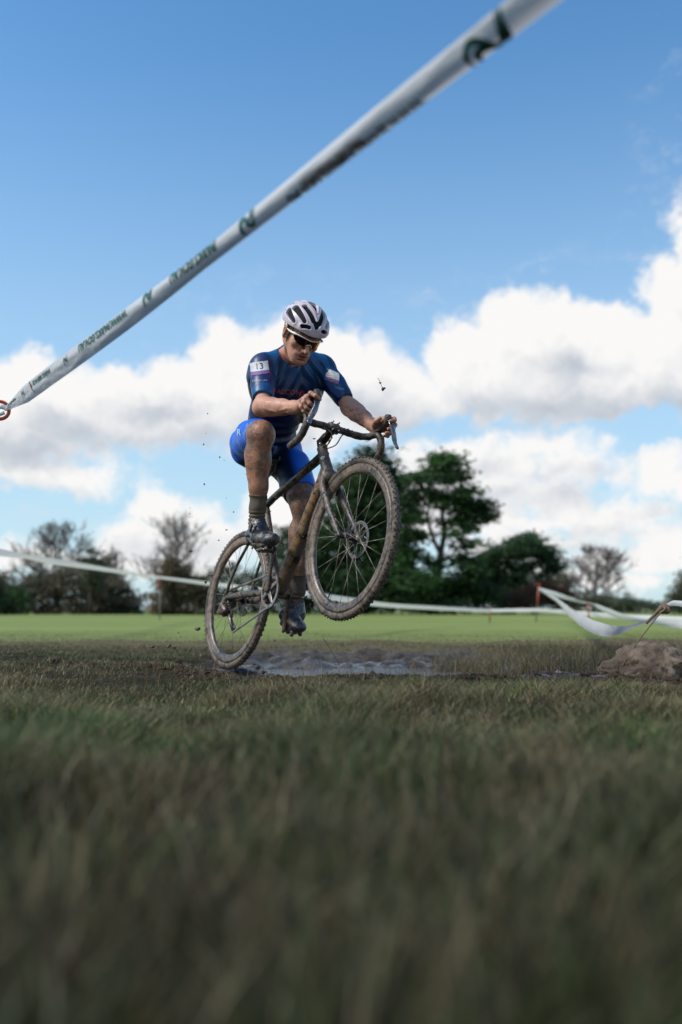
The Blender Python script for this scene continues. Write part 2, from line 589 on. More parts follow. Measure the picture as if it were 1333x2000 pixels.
# ------------------------------------------------------------------ grass blades (nobody could count them)
def blades(name, X, Y, H, W, lean, cols, material, seed=1, zoff=None, segs=2):
    r = np.random.default_rng(seed)
    n = len(X)
    Z = ground_h(X, Y) - 0.008 if zoff is None else zoff
    th = r.uniform(0, 2 * np.pi, n); ld = r.uniform(0, 2 * np.pi, n)
    wx, wy = np.cos(th) * W / 2, np.sin(th) * W / 2
    la = lean * H * r.uniform(0.3, 1.4, n)
    lx, ly = np.cos(ld) * la, np.sin(ld) * la
    fr = np.linspace(0, 1, segs + 1)
    rows = []
    for f in fr:
        cx = X + lx * f ** 2; cy = Y + ly * f ** 2; cz = Z + H * (f - 0.25 * lean * f * f)
        w = (1 - f) ** 0.6 * 0.93 + 0.07
        rows.append(np.stack([cx - wx * w, cy - wy * w, cz], 1)); rows.append(np.stack([cx + wx * w, cy + wy * w, cz], 1))
    V = np.stack(rows, 1).reshape(-1, 3)
    k = 2 * (segs + 1)
    b = (np.arange(n) * k)[:, None]
    F = np.concatenate([b + np.array([2 * i, 2 * i + 1, 2 * i + 3, 2 * i + 2]) for i in range(segs)], 1).reshape(-1, 4)
    me = fast_mesh(name, V, F)
    ca = me.attributes.new('tint', 'FLOAT_COLOR', 'POINT')
    cc = np.repeat(np.concatenate([cols, np.ones((n, 1))], 1), k, 0)
    ca.data.foreach_set('color', cc.astype(np.float32).ravel())
    return link(name, me, None, material)


def tint_mat(name, rough=0.55, trans=0.3, spec=0.35):
    m, t = mat(name)
    a = t.new('ShaderNodeAttribute', attribute_name='tint')
    setp(t, color=a.outputs['Color'], rough=rough, spec=spec)
    tr = t.new('ShaderNodeBsdfTranslucent')
    t.l.new(a.outputs['Color'], tr.inputs[0])
    mx = t.new('ShaderNodeMixShader')
    mx.inputs[0].default_value = trans
    t.l.new(t.b.outputs[0], mx.inputs[1]); t.l.new(tr.outputs[0], mx.inputs[2])
    t.l.new(mx.outputs[0], t.n['Material Output'].inputs[0])
    return m


M_BLADE = tint_mat('grass_blade')


def build_grass():
    r = np.random.default_rng(3)
    green = np.array([[0.056, 0.088, 0.024], [0.076, 0.104, 0.034], [0.042, 0.062, 0.022], [0.100, 0.115, 0.046]])
    dry = np.array([[0.175, 0.138, 0.072], [0.13, 0.100, 0.055], [0.085, 0.058, 0.036], [0.210, 0.175, 0.100]])

    def cols(X, Y, bias):
        n = len(X)
        p = 1.2 * (vnoise(X, Y, 0.5, 21) - .5) + 0.9 * (vnoise(X, Y, 0.15, 22) - .5) + 0.40 + bias
        isdry = r.random(n) < np.clip(p, 0.05, 0.97)
        c = np.where(isdry[:, None], dry[r.integers(0, 4, n)], green[r.integers(0, 4, n)])
        return c * r.uniform(0.65, 1.25, (n, 1)) * (0.65 + 0.7 * vnoise(X, Y, 0.28, 23))[:, None]
    # near bank in front of the mud
    n = 190000
    Y = 0.10 + (4.75 - 0.10) * r.random(n) ** 0.8
    X = (r.random(n) * 2 - 1) * (0.45 * Y + 0.9)
    keep = (mudmask(X, Y) < 0.5) & (r.random(n) > 0.75 * np.clip((Y - 3.5) / 0.5, 0, 1)) & ~((Y < 0.42) & (abs(X) < 0.16))
    X, Y = X[keep], Y[keep]
    n = len(X)
    clump = vnoise(X, Y, 0.22, 31); big = vnoise(X, Y, 0.7, 32)
    far = np.clip((Y - 2.6) / 1.3, 0, 1)
    H = (0.035 + 0.100 * clump * r.random(n) + 0.040 * big) * (1 - 0.58 * far) * (0.40 + 1.25 * vnoise(X, Y, 0.28, 34) ** 1.5)
    H *= np.clip((Y - 0.05) / 0.8, 0.45, 1)
    g = blades('meadow_grass', X, Y, H, r.uniform(0.0025, 0.0055, n), 0.75, cols(X, Y, -0.16 + 0.36 * far - 0.22 * np.clip((2.0 - Y) / 1.5, 0, 1) + 0.60 * np.clip((Y - 2.4) / 1.4, 0, 1)) * (0.80 + 0.62 * np.clip((Y - 1.0) / 2.0, 0, 1))[:, None] * np.array([[0.95, 1.02, 0.92]]), M_BLADE, 5)  # tint dims towards the camera: vignette darkening painted into the blade colour
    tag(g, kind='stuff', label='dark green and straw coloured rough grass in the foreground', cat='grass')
    # taller blades close to the lens
    n = 5200
    Y = r.uniform(0.38, 1.5, n); X = (r.random(n) * 2 - 1) * (0.42 * Y + 0.25)
    keep = ~((Y < 0.5) & (abs(X) < 0.2)); X, Y = X[keep], Y[keep]; n = len(X)
    H = np.minimum(r.uniform(0.07, 0.15, n) * (0.6 + 0.6 * vnoise(X, Y, 0.2, 33)), 0.29 - 0.27 * 0 - 0.0) 
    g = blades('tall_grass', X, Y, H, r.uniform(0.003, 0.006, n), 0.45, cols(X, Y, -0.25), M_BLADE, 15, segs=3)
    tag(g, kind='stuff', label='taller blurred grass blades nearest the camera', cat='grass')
    # matted dead stems along the mud edge
    n = 36000
    X = r.uniform(-3.4, 3.6, n)
    Y = 4.02 - 0.06 * X + np.where(X < -0.45, np.minimum(0.9, (-0.45 - X) * 1.6), 0) + r.normal(-0.12, 0.30, n)
    H = r.uniform(0.010, 0.040, n)
    g = blades('matted_stems', X, Y, H, r.uniform(0.0018, 0.004, n), 2.4, cols(X, Y, 0.55) * 0.75, M_BLADE, 6)
    tag(g, kind='stuff', label='matted brown dead grass stems along the edge of the mud', cat='dead grass')
    # tall pale stalks
    n = 2600
    Y = 1.2 + 3.4 * r.random(n); X = (r.random(n) * 2 - 1) * (0.42 * Y + 0.7)
    H = r.uniform(0.05, 0.12, n)
    cl = dry[r.integers(0, 4, n)] * r.uniform(0.8, 1.5, (n, 1)) * np.array([1.1, 0.92, 0.85])
    g = blades('dry_stalks', X, Y, H, r.uniform(0.0015, 0.003, n), 0.5, cl, M_BLADE, 8)
    tag(g, kind='stuff', label='thin pale dry stalks standing above the foreground grass', cat='dry stalks')
    # rough grass beyond and to the right of the mud
    n = 120000
    Y = 4.6 + 11.4 * r.random(n) ** 1.2; X = (r.random(n) * 2 - 1) * (0.40 * Y + 0.8)
    mk = mudmask(X, Y)
    keep = mk < 0.35
    X, Y = X[keep], Y[keep]; n = len(X)
    H = (0.02 + 0.035 * vnoise(X, Y, 0.5, 41) * r.random(n)) * np.clip(1.3 - (Y - 6) / 12, 0.45, 1)
    rgt = np.clip((X - 0.8) / 0.6, 0, 1) * np.clip((8.5 - Y) / 2, 0, 1)
    H = H * (1 + 1.9 * rgt * r.random(n))
    cc = cols(X, Y, 0.15) * 1.15
    fm = np.clip((Y - 6.8) / 2.4, 0, 1)[:, None] * (1 - 0.8 * rgt[:, None])
    cc = cc * (1 - fm) + fm * (np.array([[0.155, 0.130, 0.070]]) + np.clip((Y[:, None] - 9) / 6, 0, 1) * np.array([[0.02, 0.06, -0.005]])) * r.uniform(0.75, 1.25, (n, 1))
    zo = np.where(Y > 9.3, -0.015, ground_h(X, Y) - 0.008)
    g = blades('short_field_grass', X, Y, H * (1 - 0.5 * fm[:, 0]), r.uniform(0.004, 0.008, n), 0.7, cc, M_BLADE, 9, zoff=zo)
    tag(g, kind='stuff', label='short patchy grass growing between the mud and the mown field', cat='grass')
    # tussocks by the mound on the right
    n = 9000
    cen = [(1.05, 5.6, .35), (1.45, 5.3, .40), (1.9, 5.0, .3), (2.25, 5.2, .35), (1.2, 6.4, .45), (0.75, 6.1, .25), (1.95, 6.2, .45), (2.7, 5.6, .5)]
    k = r.integers(0, len(cen), n)
    C = np.array(cen)[k]
    X = C[:, 0] + r.normal(0, 0.5, n) * C[:, 2]; Y = C[:, 1] + r.normal(0, 0.45, n) * C[:, 2]
    H = r.uniform(0.06, 0.20, n)
    g = blades('dry_tussocks', X, Y, H, r.uniform(0.0015, 0.0035, n), 0.7, cols(X, Y, 0.50), M_BLADE, 10, segs=3)
    tag(g, kind='stuff', label='dry brown tussocks of long grass beside the earth mound', cat='grass tussocks')


build_grass()


# ------------------------------------------------------------------ trees and bushes far behind
M_LEAF = tint_mat('foliage', 0.6, 0.38, 0.25)
M_BARK = simple('bark', (0.045, 0.036, 0.030), 0.9, var=0.4, scale=3, bump=0.5)
M_TWIG = simple('twig', (0.120, 0.098, 0.085), 0.9, var=0.3, scale=3)


def leaf_mesh(name, clumps, n, size, tones, seed, parent, flat=0.5):
    """clumps: (centre, (rx, ry, rz), weight); leaves thicker towards the shell of each clump"""
    r = np.random.default_rng(seed)
    w = np.array([c[2] * (c[1][0] * c[1][2]) ** 0.8 for c in clumps]); w = w / w.sum()
    ci = r.choice(len(clumps), n, p=w)
    C = np.array([tuple(c[0]) for c in clumps])[ci]
    Rr = np.array([c[1] for c in clumps])[ci]
    d = r.normal(size=(n, 3)); d /= np.linalg.norm(d, axis=1)[:, None]
    rad = r.random(n) ** 0.45
    # knotty shell
    kn = 1 + 0.28 * np.sin(d[:, 0] * 5 + ci * 1.7) * np.sin(d[:, 2] * 6 + ci) + 0.16 * np.sin(d[:, 1] * 11 + d[:, 2] * 9 + ci * 3)
    P = C + d * Rr * (rad * kn)[:, None]
    # gather the leaves into sprays
    ns = max(1, n // 16)
    si = r.integers(0, ns, n)
    P = P[si] + r.normal(0, 1, (n, 3)) * np.array([2.0, 2.0, 0.9]) * size
    ci = ci[si]
    s = size * r.uniform(0.5, 1.3, n)
    a = r.normal(size=(n, 3)); a[:, 2] *= flat; a /= np.linalg.norm(a, axis=1)[:, None]
    b = np.cross(a, r.normal(size=(n, 3))); b /= np.linalg.norm(b, axis=1)[:, None]
    V = np.stack([P - a * s[:, None], P - b * (s * 0.45)[:, None], P + a * s[:, None], P + b * (s * 0.45)[:, None]], 1).reshape(-1, 3)
    V[:, 2] = np.maximum(V[:, 2], -0.02)
    F = np.arange(4 * n).reshape(-1, 4)
    me = fast_mesh(name, V, F)
    T = np.array(tones)
    per = r.integers(0, len(T), len(clumps))
    pick = np.where(r.random(n) < 0.55, per[ci], r.integers(0, len(T), n))
    c = T[pick] * r.uniform(0.7, 1.3, (n, 1))
    ca = me.attributes.new('tint', 'FLOAT_COLOR', 'POINT')
    ca.data.foreach_set('color', np.repeat(np.concatenate([c, np.ones((n, 1))], 1), 4, 0).astype(np.float32).ravel())
    return link(name, me, parent, M_LEAF, False)


def base_of(px, D):
    p = at(px, 1190, D)
    return Vector((p.x, p.y, -0.05))


def P3(px, py, D, dy=0.0):
    """a point of a far tree; heights measured so that a base at pixel row 1190+ stands on the ground"""
    p = at(px, py, D)
    return Vector((p.x, p.y + dy, p.z))


def leafy(name, label, D, bx, clumps, n, size, tones, seed, group=None, trunks=(), flat=0.5, depth=0.9, cat='tree'):
    r = random.Random(seed)
    t = empty(name, base_of(bx, D))
    o = t.location
    tag(t, label, cat, group)
    s = D / FPX
    cl = []
    for c in clumps:
        px, py, rx, ry = c[:4]
        w = c[4] if len(c) > 4 else 1.0
        rd = rx * s * depth
        cl.append((P3(px, py, D) - o + Vector((0, r.uniform(-0.9, 0.9) * rd, 0)), (rx * s, rd, ry * s), w))
    leaf_mesh('crown', cl, n, size, tones, seed, t, flat)
    mb = MB()
    for tr in trunks:
        pts = [P3(x, y, D) - o for (x, y, w) in tr]
        pts = spline(pts, 4)
        ws = []
        for i in range(len(tr) - 1):
            for j in range(4): ws.append(tr[i][2] + (tr[i + 1][2] - tr[i][2]) * j / 4)
        ws.append(tr[-1][2])
        mb.tube(pts, [w * s / 2 for w in ws], 7)
    if trunks: mb.build('trunk', M_BARK, t)
    return t


def band(name, label, D, prof, n, tones, seed, cat):
    """a hedge or thicket: clumps heaped from the ground up to a skyline given as pixel columns and rows"""
    r = random.Random(seed)
    xs = [p[0] for p in prof]; ys = [p[1] for p in prof]
    cl = []
    x = xs[0]
    while x <= xs[-1]:
        top = float(np.interp(x, xs, ys)) + r.uniform(-5, 7)
        y = top + 9
        while y < 1200:
            rx = r.uniform(11, 18)
            cl.append((x + r.uniform(-5, 5), y, rx, r.uniform(8, 13)))
            y += r.uniform(9, 14)
        x += r.uniform(10, 15)
    return leafy(name, label, D, (xs[0] + xs[-1]) / 2, cl, n, 0.115, tones, seed, cat=cat, depth=2.2)


def bare(name, label, D, bx, top, width, seed, group='bare winter trees behind the field', tone=None, levels=6, stems=1, lean=0.0, dens=3):
    r = random.Random(seed)
    t = empty(name, base_of(bx, D)); tag(t, label, 'tree', group)
    s = D / FPX
    Ht = (1190 - top) * s
    Wd = width * s / 2
    seg = []

    def grow(p, d, L, rad, lv):
        nseg = 3
        pts = [p]; q = p.copy(); dd = d.copy()
        for i in range(nseg):
            dd = (dd + Vector((r.gauss(0, 0.14), r.gauss(0, 0.14), r.gauss(0.05, 0.08)))).normalized()
            q = q + dd * (L / nseg)
            pts.append(q.copy())
        seg.append((pts, rad, rad * 0.62, lv))
        if lv >= levels: return
        k = dens if lv < levels - 1 else dens - 1
        for i in range(k):
            f = r.uniform(0.45, 1.0) if i else 1.0
            j = min(nseg, max(1, int(round(f * nseg))))
            nd = dd + Vector((r.gauss(0, 0.66), r.gauss(0, 0.66), r.gauss(0.22, 0.26)))
            nd.x *= Wd / Ht * 2.4
            nd.normalize()
            grow(pts[j], nd, L * r.uniform(0.66, 0.96), rad * 0.62, lv + 1)
    # a leader with ascending limbs
    nl = 4
    pts = [Vector((0, 0, 0))]; d = Vector((lean, 0, 1)).normalized()
    for i in range(12):
        d = (d + Vector((r.gauss(0, 0.07), r.gauss(0, 0.07), 0.05))).normalized()
        pts.append(pts[-1] + d * Ht * 0.075)
    seg.append((pts, Ht * 0.022, Ht * 0.004, 0))
    for k in range(15):
        f = 0.16 + 0.80 * (k / 14)
        q = pts[min(12, int(f * 12))]
        a = k * 2.4 + r.uniform(-.5, .5)
        up = r.uniform(0.55, 1.1)
        dd = Vector((math.cos(a) * Wd / Ht * 2.6, math.sin(a), up)).normalized()
        grow(q, dd, Ht * r.uniform(0.17, 0.24) * (1.15 - 0.55 * f), Ht * 0.010 * (1.2 - 0.7 * f), levels - nl)
    mt = max(p.z for sg in seg for p in sg[0])
    f = Ht / mt
    ext = sorted(abs(p.x) for sg in seg for p in sg[0])[int(len(seg) * 4 * 0.985)] * f
    fx = min(f * Wd / ext, f * 1.35)
    mb = MB(); tb = MB()
    for pts, r0, r1, lv in seg:
        pts = [Vector((p.x * fx, p.y * fx, p.z * f)) for p in pts]
        n = len(pts)
        rr = [max(0.017, 1.25 * (r0 + (r1 - r0) * i / (n - 1))) for i in range(n)]
        (mb if lv < 3 else tb).tube(pts, rr, 5 if lv < 2 else 3, cap=False)
    mb.build('trunk', M_BARK, t)
    tb.build('branches', M_TWIG, t)
    return t


G_DARK = [(0.023, 0.057, 0.019), (0.034, 0.080, 0.027), (0.049, 0.110, 0.034), (0.019, 0.042, 0.019)]
G_PINE = [(0.030, 0.076, 0.025), (0.049, 0.114, 0.034), (0.068, 0.148, 0.046), (0.023, 0.049, 0.021)]
G_GUM = [(0.038, 0.080, 0.034), (0.061, 0.118, 0.049), (0.084, 0.144, 0.065), (0.027, 0.053, 0.027)]
G_GREY = [(0.116, 0.122, 0.076), (0.153, 0.143, 0.097), (0.087, 0.097, 0.061), (0.190, 0.163, 0.122)]
G_RED = [(0.083, 0.042, 0.030), (0.112, 0.054, 0.039), (0.060, 0.039, 0.027), (0.075, 0.060, 0.036)]
G_HEDGE = [(0.044, 0.075, 0.035), (0.075, 0.098, 0.048), (0.107, 0.114, 0.066), (0.057, 0.062, 0.040)]
G_BROWN = [(0.147, 0.109, 0.072), (0.109, 0.093, 0.058), (0.075, 0.084, 0.046), (0.178, 0.131, 0.084)]


def build_trees():
    leafy('conifer_tree', 'tall dense dark conifer behind the front wheel of the bicycle', 62, 720,
          [(735, 905, 40, 36), (705, 945, 55, 45), (765, 950, 45, 40), (680, 1000, 62, 45), (745, 1010, 75, 50), (800, 1000, 30, 30, .5), (655, 1060, 60, 50), (720, 1080, 80, 55), (775, 1090, 45, 45),
           (640, 1130, 60, 50), (700, 1150, 90, 45), (770, 1155, 60, 40), (610, 1110, 40, 60), (600, 1150, 50, 45)],
          38000, 0.17, G_DARK, 11, trunks=[[(720, 1196, 16), (722, 1100, 13), (728, 980, 8), (735, 890, 3)]], flat=0.35)
    leafy('pine_tree', 'tall pine with layered flat branches and a forked leaning trunk', 58, 845,
          [(868, 902, 38, 17, 1.4), (842, 925, 30, 13), (895, 925, 26, 11), (870, 940, 42, 11), (905, 962, 30, 10), (838, 958, 30, 12), (812, 935, 22, 12), (930, 988, 42, 16, 1.5), (950, 1008, 24, 11, 1.2), (890, 975, 26, 10), (850, 975, 22, 9), (905, 1015, 34, 10), (865, 1020, 24, 8, .7), (895, 1000, 30, 8, .8), (860, 985, 24, 9, .7),
           (915, 1030, 30, 9, .7), (880, 1045, 26, 8, .5), (805, 975, 28, 16), (800, 1015, 22, 14, .8), (815, 1045, 24, 10, .7), (800, 1085, 34, 14), (850, 1100, 30, 10, .6), (905, 1090, 34, 12, .8), (930, 1060, 20, 7, .5), (820, 1135, 55, 26), (880, 1145, 50, 24), (850, 1175, 75, 22), (915, 1120, 34, 22), (940, 1160, 40, 26), (905, 1065, 24, 12, .7), (795, 1050, 30, 20), (780, 1110, 34, 26)],
          24000, 0.15, G_PINE, 12, flat=0.15, depth=0.75,
          trunks=[[(842, 1197, 22), (846, 1150, 18), (858, 1105, 15), (862, 1075, 13)], [(862, 1075, 12), (868, 1040, 10), (864, 1000, 8), (874, 955, 4), (870, 905, 2)],
                  [(860, 1080, 10), (846, 1050, 8), (836, 1010, 6), (841, 965, 4), (836, 935, 2)], [(866, 1045, 4), (890, 1015, 3), (925, 995, 2)], [(868, 1000, 4), (888, 975, 2.5), (905, 962, 1.5)], [(846, 1060, 4), (822, 1040, 3), (806, 1018, 1.5)],
                  [(855, 1105, 5), (880, 1085, 3), (905, 1088, 2)]])
    leafy('gum_tree', 'broad round-topped evergreen gum tree right of the pine', 66, 1000,
          [(1035, 1072, 42, 26, 1.2), (1070, 1092, 30, 26), (1000, 1080, 32, 26), (1030, 1055, 30, 14), (965, 1085, 30, 22), (945, 1105, 26, 24), (1082, 1115, 20, 20), (1010, 1110, 36, 20, .8), (975, 1125, 40, 28), (1050, 1128, 30, 12, .6),
           (940, 1150, 45, 32), (990, 1165, 50, 26), (1060, 1160, 40, 22, .8), (1090, 1150, 26, 26), (1000, 1140, 60, 24), (925, 1130, 26, 24)],
          25000, 0.14, G_GUM, 13, trunks=[[(1000, 1196, 9), (1005, 1140, 7), (1028, 1085, 3)], [(1003, 1150, 5), (980, 1120, 4), (968, 1085, 2)], [(1010, 1130, 4), (1045, 1110, 3), (1070, 1095, 2)]])
    leafy('round_bush', 'rusty brown leafless-looking bush below the gum tree', 60, 1030, [(1010, 1172, 38, 24), (1050, 1168, 45, 28), (1090, 1165, 34, 26), (1070, 1150, 26, 16)], 5500, 0.10, G_RED, 14, cat='bush')
    leafy('round_bush', 'grey green bush between the gum tree and the bare tree', 62, 1120, [(1120, 1172, 34, 24), (1160, 1175, 34, 18), (1105, 1140, 20, 24, .6)], 3500, 0.10, G_GREY, 15, cat='bush')
    leafy('round_bush', 'low dark bushes at the right end of the field, left of the knot', 75, 1230, [(1200, 1182, 34, 14), (1240, 1182, 34, 12), (1275, 1184, 24, 10), (1228, 1168, 8, 12, .6)], 3000, 0.10, G_HEDGE, 16, cat='bush')
    leafy('bushy_tree', 'dark tree cut off by the right edge of the photograph', 52, 1345, [(1345, 1150, 30, 24), (1330, 1172, 24, 24), (1370, 1140, 34, 40), (1350, 1182, 36, 14)], 4500, 0.11, G_HEDGE + G_BROWN[:1], 17, trunks=[[(1348, 1196, 8), (1352, 1150, 5), (1365, 1120, 2)]])
    bare('bare_tree', 'bare tree with fine spreading branches right of the gum tree', 64, 1158, 1046, 130, 23, levels=6)
    bare('bare_tree', 'tall bare tree at the far left with open crooked branches', 66, 108, 996, 150, 31, lean=0.05, levels=6)
    bare('bare_tree', 'bare tree with many upright twigs just left of the rear wheel', 68, 338, 982, 135, 44, levels=6, dens=3)
    bare('bare_tree', 'small bare tree beside the dark conifer at the left', 70, 205, 1048, 90, 52, levels=5, dens=3)
    leafy('columnar_conifer', 'small dark conifer rising from the left hedge', 60, 175, [(180, 1078, 12, 11), (164, 1094, 17, 12), (194, 1098, 18, 12), (176, 1110, 24, 14), (184, 1135, 22, 20)], 1900, 0.11, G_HEDGE[:2] + G_GREY[:2], 18, trunks=[[(176, 1196, 8), (178, 1130, 5), (178, 1085, 2)]])
    band('hedge', 'dark bush at the left edge of the field', 58, [(-140, 1105), (-60, 1112), (0, 1140), (30, 1146), (52, 1160)], 9000, G_DARK, 19, 'hedge')
    band('hedge', 'long grey green hedge in front of the left bare tree', 63, [(-120, 1090), (-40, 1110), (10, 1122), (50, 1124), (80, 1116), (120, 1112), (150, 1110), (215, 1128)], 30000, G_GREY + G_BROWN[:2], 20, 'hedge')
    band('hedge', 'brownish hedge ending left of the thin gap in the trees', 66, [(190, 1112), (215, 1120), (235, 1130), (258, 1142), (272, 1162)], 11000, G_GREY + G_BROWN[:2], 21, 'hedge')
    band('round_bush', 'olive brown rounded bush under the bare tree by the rear wheel', 57, [(304, 1150), (314, 1104), (330, 1082), (350, 1086), (364, 1112), (400, 1130), (412, 1150)], 9000, G_BROWN, 22, 'bush')
    band('round_bush', 'dark green bush seen through the rear wheel', 60, [(388, 1120), (410, 1108), (440, 1102), (470, 1110), (500, 1112), (550, 1100), (600, 1098)], 12000, G_HEDGE, 24, 'bush')
    band('hedge', 'dark undergrowth closing the row below the conifer and the pine', 70, [(590, 1120), (700, 1110), (800, 1120), (900, 1128), (980, 1135), (1000, 1150)], 14000, G_DARK, 26, 'undergrowth')
    band('hedge', 'low far hedge line behind the bare tree at the right', 80, [(1090, 1160), (1140, 1150), (1200, 1158), (1232, 1164), (1290, 1178), (1330, 1172), (1500, 1160)], 9000, G_GREY + G_HEDGE[:2], 27, 'hedge')
    leafy('bushy_tree', 'rounded evergreen tree seen behind the down tube', 64, 560, [(560, 1045, 30, 22), (540, 1075, 26, 24), (590, 1065, 30, 34), (565, 1100, 44, 30), (545, 1140, 40, 34), (600, 1140, 40, 34)], 8500, 0.12, G_GUM[:3] + G_HEDGE[:1], 25, trunks=[[(562, 1196, 8), (562, 1120, 5), (562, 1060, 2)]])
    # trees beyond the picture's edges so that the row goes on
    for k, (px, sd, lab) in enumerate([(1500, 61, 'dark bushy tree well right of the photographed row'), (-220, 62, 'bushy tree left of the hedge, beyond the picture edge')]):
        leafy('bushy_tree', lab, 62, px, [(px, 1090, 50, 40), (px - 40, 1130, 50, 40), (px + 45, 1140, 50, 40), (px, 1165, 90, 30)], 5000, 0.14, G_HEDGE, sd, trunks=[[(px, 1196, 8), (px, 1100, 3)]])


build_trees()


# ------------------------------------------------------------------ small far things
def build_far_things():
    M_WHITE = simple('white_paint', (0.75, 0.76, 0.78), 0.4, var=0.05)
    M_GLASS = simple('dark_glass', (0.02, 0.025, 0.03), 0.08, var=0.1)
    M_TYRE = simple('far_tyre', (0.02, 0.02, 0.02), 0.8)
    # white car parked across the field, nose to the left
    D = 58.0
    def car(px, label, ang, sc_=1.0):
        b = at(px, 1190, D)
        t = empty('parked_car', (b.x, b.y, -0.01)); t.rotation_euler[2] = ang; t.scale = (sc_, sc_, sc_)
        tag(t, label, 'car')
        prof = [(-2.1, 0.35), (-2.12, 0.72), (-1.95, 0.82), (-1.2, 0.92), (-0.65, 1.36), (0.75, 1.42), (1.45, 1.02), (2.0, 0.95), (2.1, 0.6), (2.08, 0.32)]
        V = []; k = len(prof)
        for s_, y in ((0.9, -0.82), (1, -0.74), (1, 0.74), (0.9, 0.82)):
            for (x, z) in prof: V.append((x, y * (1 if z < 1 else 0.86), z if abs(y) < .8 else 0.3 + (z - .3) * .96))
        F = [(r * k + i, r * k + i + 1, (r + 1) * k + i + 1, (r + 1) * k + i) for r in range(3) for i in range(k - 1)]
        F += [tuple(range(k))[::-1], tuple(3 * k + i for i in range(k))] + [(r * k, (r + 1) * k, (r + 1) * k + k - 1, r * k + k - 1) for r in range(3)]
        MB_ = MB(); MB_.add(V, F); MB_.build('body', M_WHITE, t, False)
        for sy in (-1, 1):
            w = MB()
            q = [(-0.98, 0.96), (-0.58, 1.28), (0.70, 1.33), (1.22, 1.02)]
            w.add([(x, sy * (0.835 if z < 1.1 else 0.79), z) for x, z in q], [(0, 1, 2, 3)] if sy < 0 else [(3, 2, 1, 0)])
            w.build('window', M_GLASS, t, False)
        for sx in (-1.3, 1.3):
            for sy in (-1, 1):
                MB().lathe((sx, sy * 0.70, 0.32), (0, sy, 0), [(0.0, 0.15), (0.2, 0.15), (0.32, 0.12), (0.32, -0.08), (0.0, -0.08)], 14).build('wheel', M_TYRE, t)
        return t
    D = 135.0
    car(299, 'white car parked far beyond the field in the gap left of the rear wheel', R_(74), 1.0)
    # low white banner board
    b = at(284, 1190, 60)
    t = empty('banner_board', (b.x, b.y, -0.05)); tag(t, 'low white banner board standing at the far edge of the field', 'banner')
    MB().box((0, 0, 0.42), (0.62, 0.03, 0.22)).build('panel', M_WHITE, t, False)
    for sx in (-0.25, 0.25): MB().tube([(sx, 0.03, 0), (sx, 0.03, 0.5)], 0.012, 6).build('leg', M_TYRE, t)


build_far_things()
# ------------------------------------------------------------------ muddy materials
def mud_mat(name, under, amount=0.5, urough=0.35, metal=0.0, light=1.0, scale=9.0, wet=0.0):
    m, t = mat(name)
    c = coord(t)
    n1 = t.noise(c, scale, 5, 0.65, 0.4); n2 = t.noise(c, scale * 7, 4, 0.7); n3 = t.noise(c, scale * 26, 2, 0.6)
    f = t.m('ADD', t.m('MULTIPLY', n1, 0.7), t.m('MULTIPLY', n2, 0.3))
    k = t.step(f, 0.62 - amount * 0.32, 0.70 - amount * 0.24)
    mc = t.ramp(n2, [(0.25, (0.080 * light, 0.055 * light, 0.037 * light)), (0.5, (0.185 * light, 0.135 * light, 0.096 * light)), (0.75, (0.31 * light, 0.235 * light, 0.170 * light))])
    col = t.mix(k, under, mc)
    n4 = t.noise(c, scale * 0.55, 3, 0.6)
    dk = t.step(n4, 0.50, 0.64)
    col = t.mix(t.m('MULTIPLY', dk, 0.55), col, (0.022, 0.017, 0.013))
    rg = t.mix(k, (urough,) * 3, (0.62 - wet, 0, 0))
    r_, _, _ = t.sep(rg)
    h = t.m('ADD', t.m('MULTIPLY', k, 0.6), t.m('ADD', t.m('MULTIPLY', n2, 0.5), t.m('MULTIPLY', n3, 0.35)))
    r_ = t.m('SUBTRACT', r_, t.m('MULTIPLY', dk, 0.16))
    setp(t, color=col, rough=r_, metal=t.m('MULTIPLY', t.m('SUBTRACT', 1.0, k), metal), normal=t.bump(h, 0.45, 0.0035))
    return m


M_TYREW = mud_mat('muddy_tyre', (0.020, 0.018, 0.016), 0.70, 0.8, light=0.58, scale=14)
M_KNOB = mud_mat('muddy_tread', (0.016, 0.014, 0.013), 0.42, 0.75, light=0.6, scale=22)
M_RIM = mud_mat('muddy_rim', (0.030, 0.027, 0.025), 0.72, 0.35, light=0.85, scale=8, wet=0.22)
M_FRAME = mud_mat('muddy_black_frame', (0.012, 0.012, 0.013), 0.40, 0.28, light=0.62, scale=9, wet=0.15)
M_FORK = mud_mat('muddy_grey_fork', (0.024, 0.024, 0.026), 0.60, 0.45, light=0.70, scale=8, wet=0.12)
M_STAY = mud_mat('mud_coated_stays', (0.03, 0.025, 0.020), 0.72, 0.4, light=0.62, scale=10, wet=0.15)
M_METAL = mud_mat('muddy_metal', (0.30, 0.29, 0.28), 0.50, 0.35, metal=1.0, light=0.9, scale=20)
M_SPOKE = mud_mat('muddy_spoke', (0.42, 0.38, 0.30), 0.55, 0.5, metal=0.0, light=1.0, scale=12)
M_BLACK = mud_mat('muddy_black_plastic', (0.010, 0.010, 0.011), 0.35, 0.4, light=0.55, scale=16)
M_LEVER = mud_mat('muddy_grey_lever', (0.16, 0.17, 0.19), 0.30, 0.25, metal=0.7, light=0.9, scale=14)
M_TAPE = mud_mat('muddy_bar_tape', (0.016, 0.015, 0.014), 0.55, 0.6, light=0.58, scale=16)


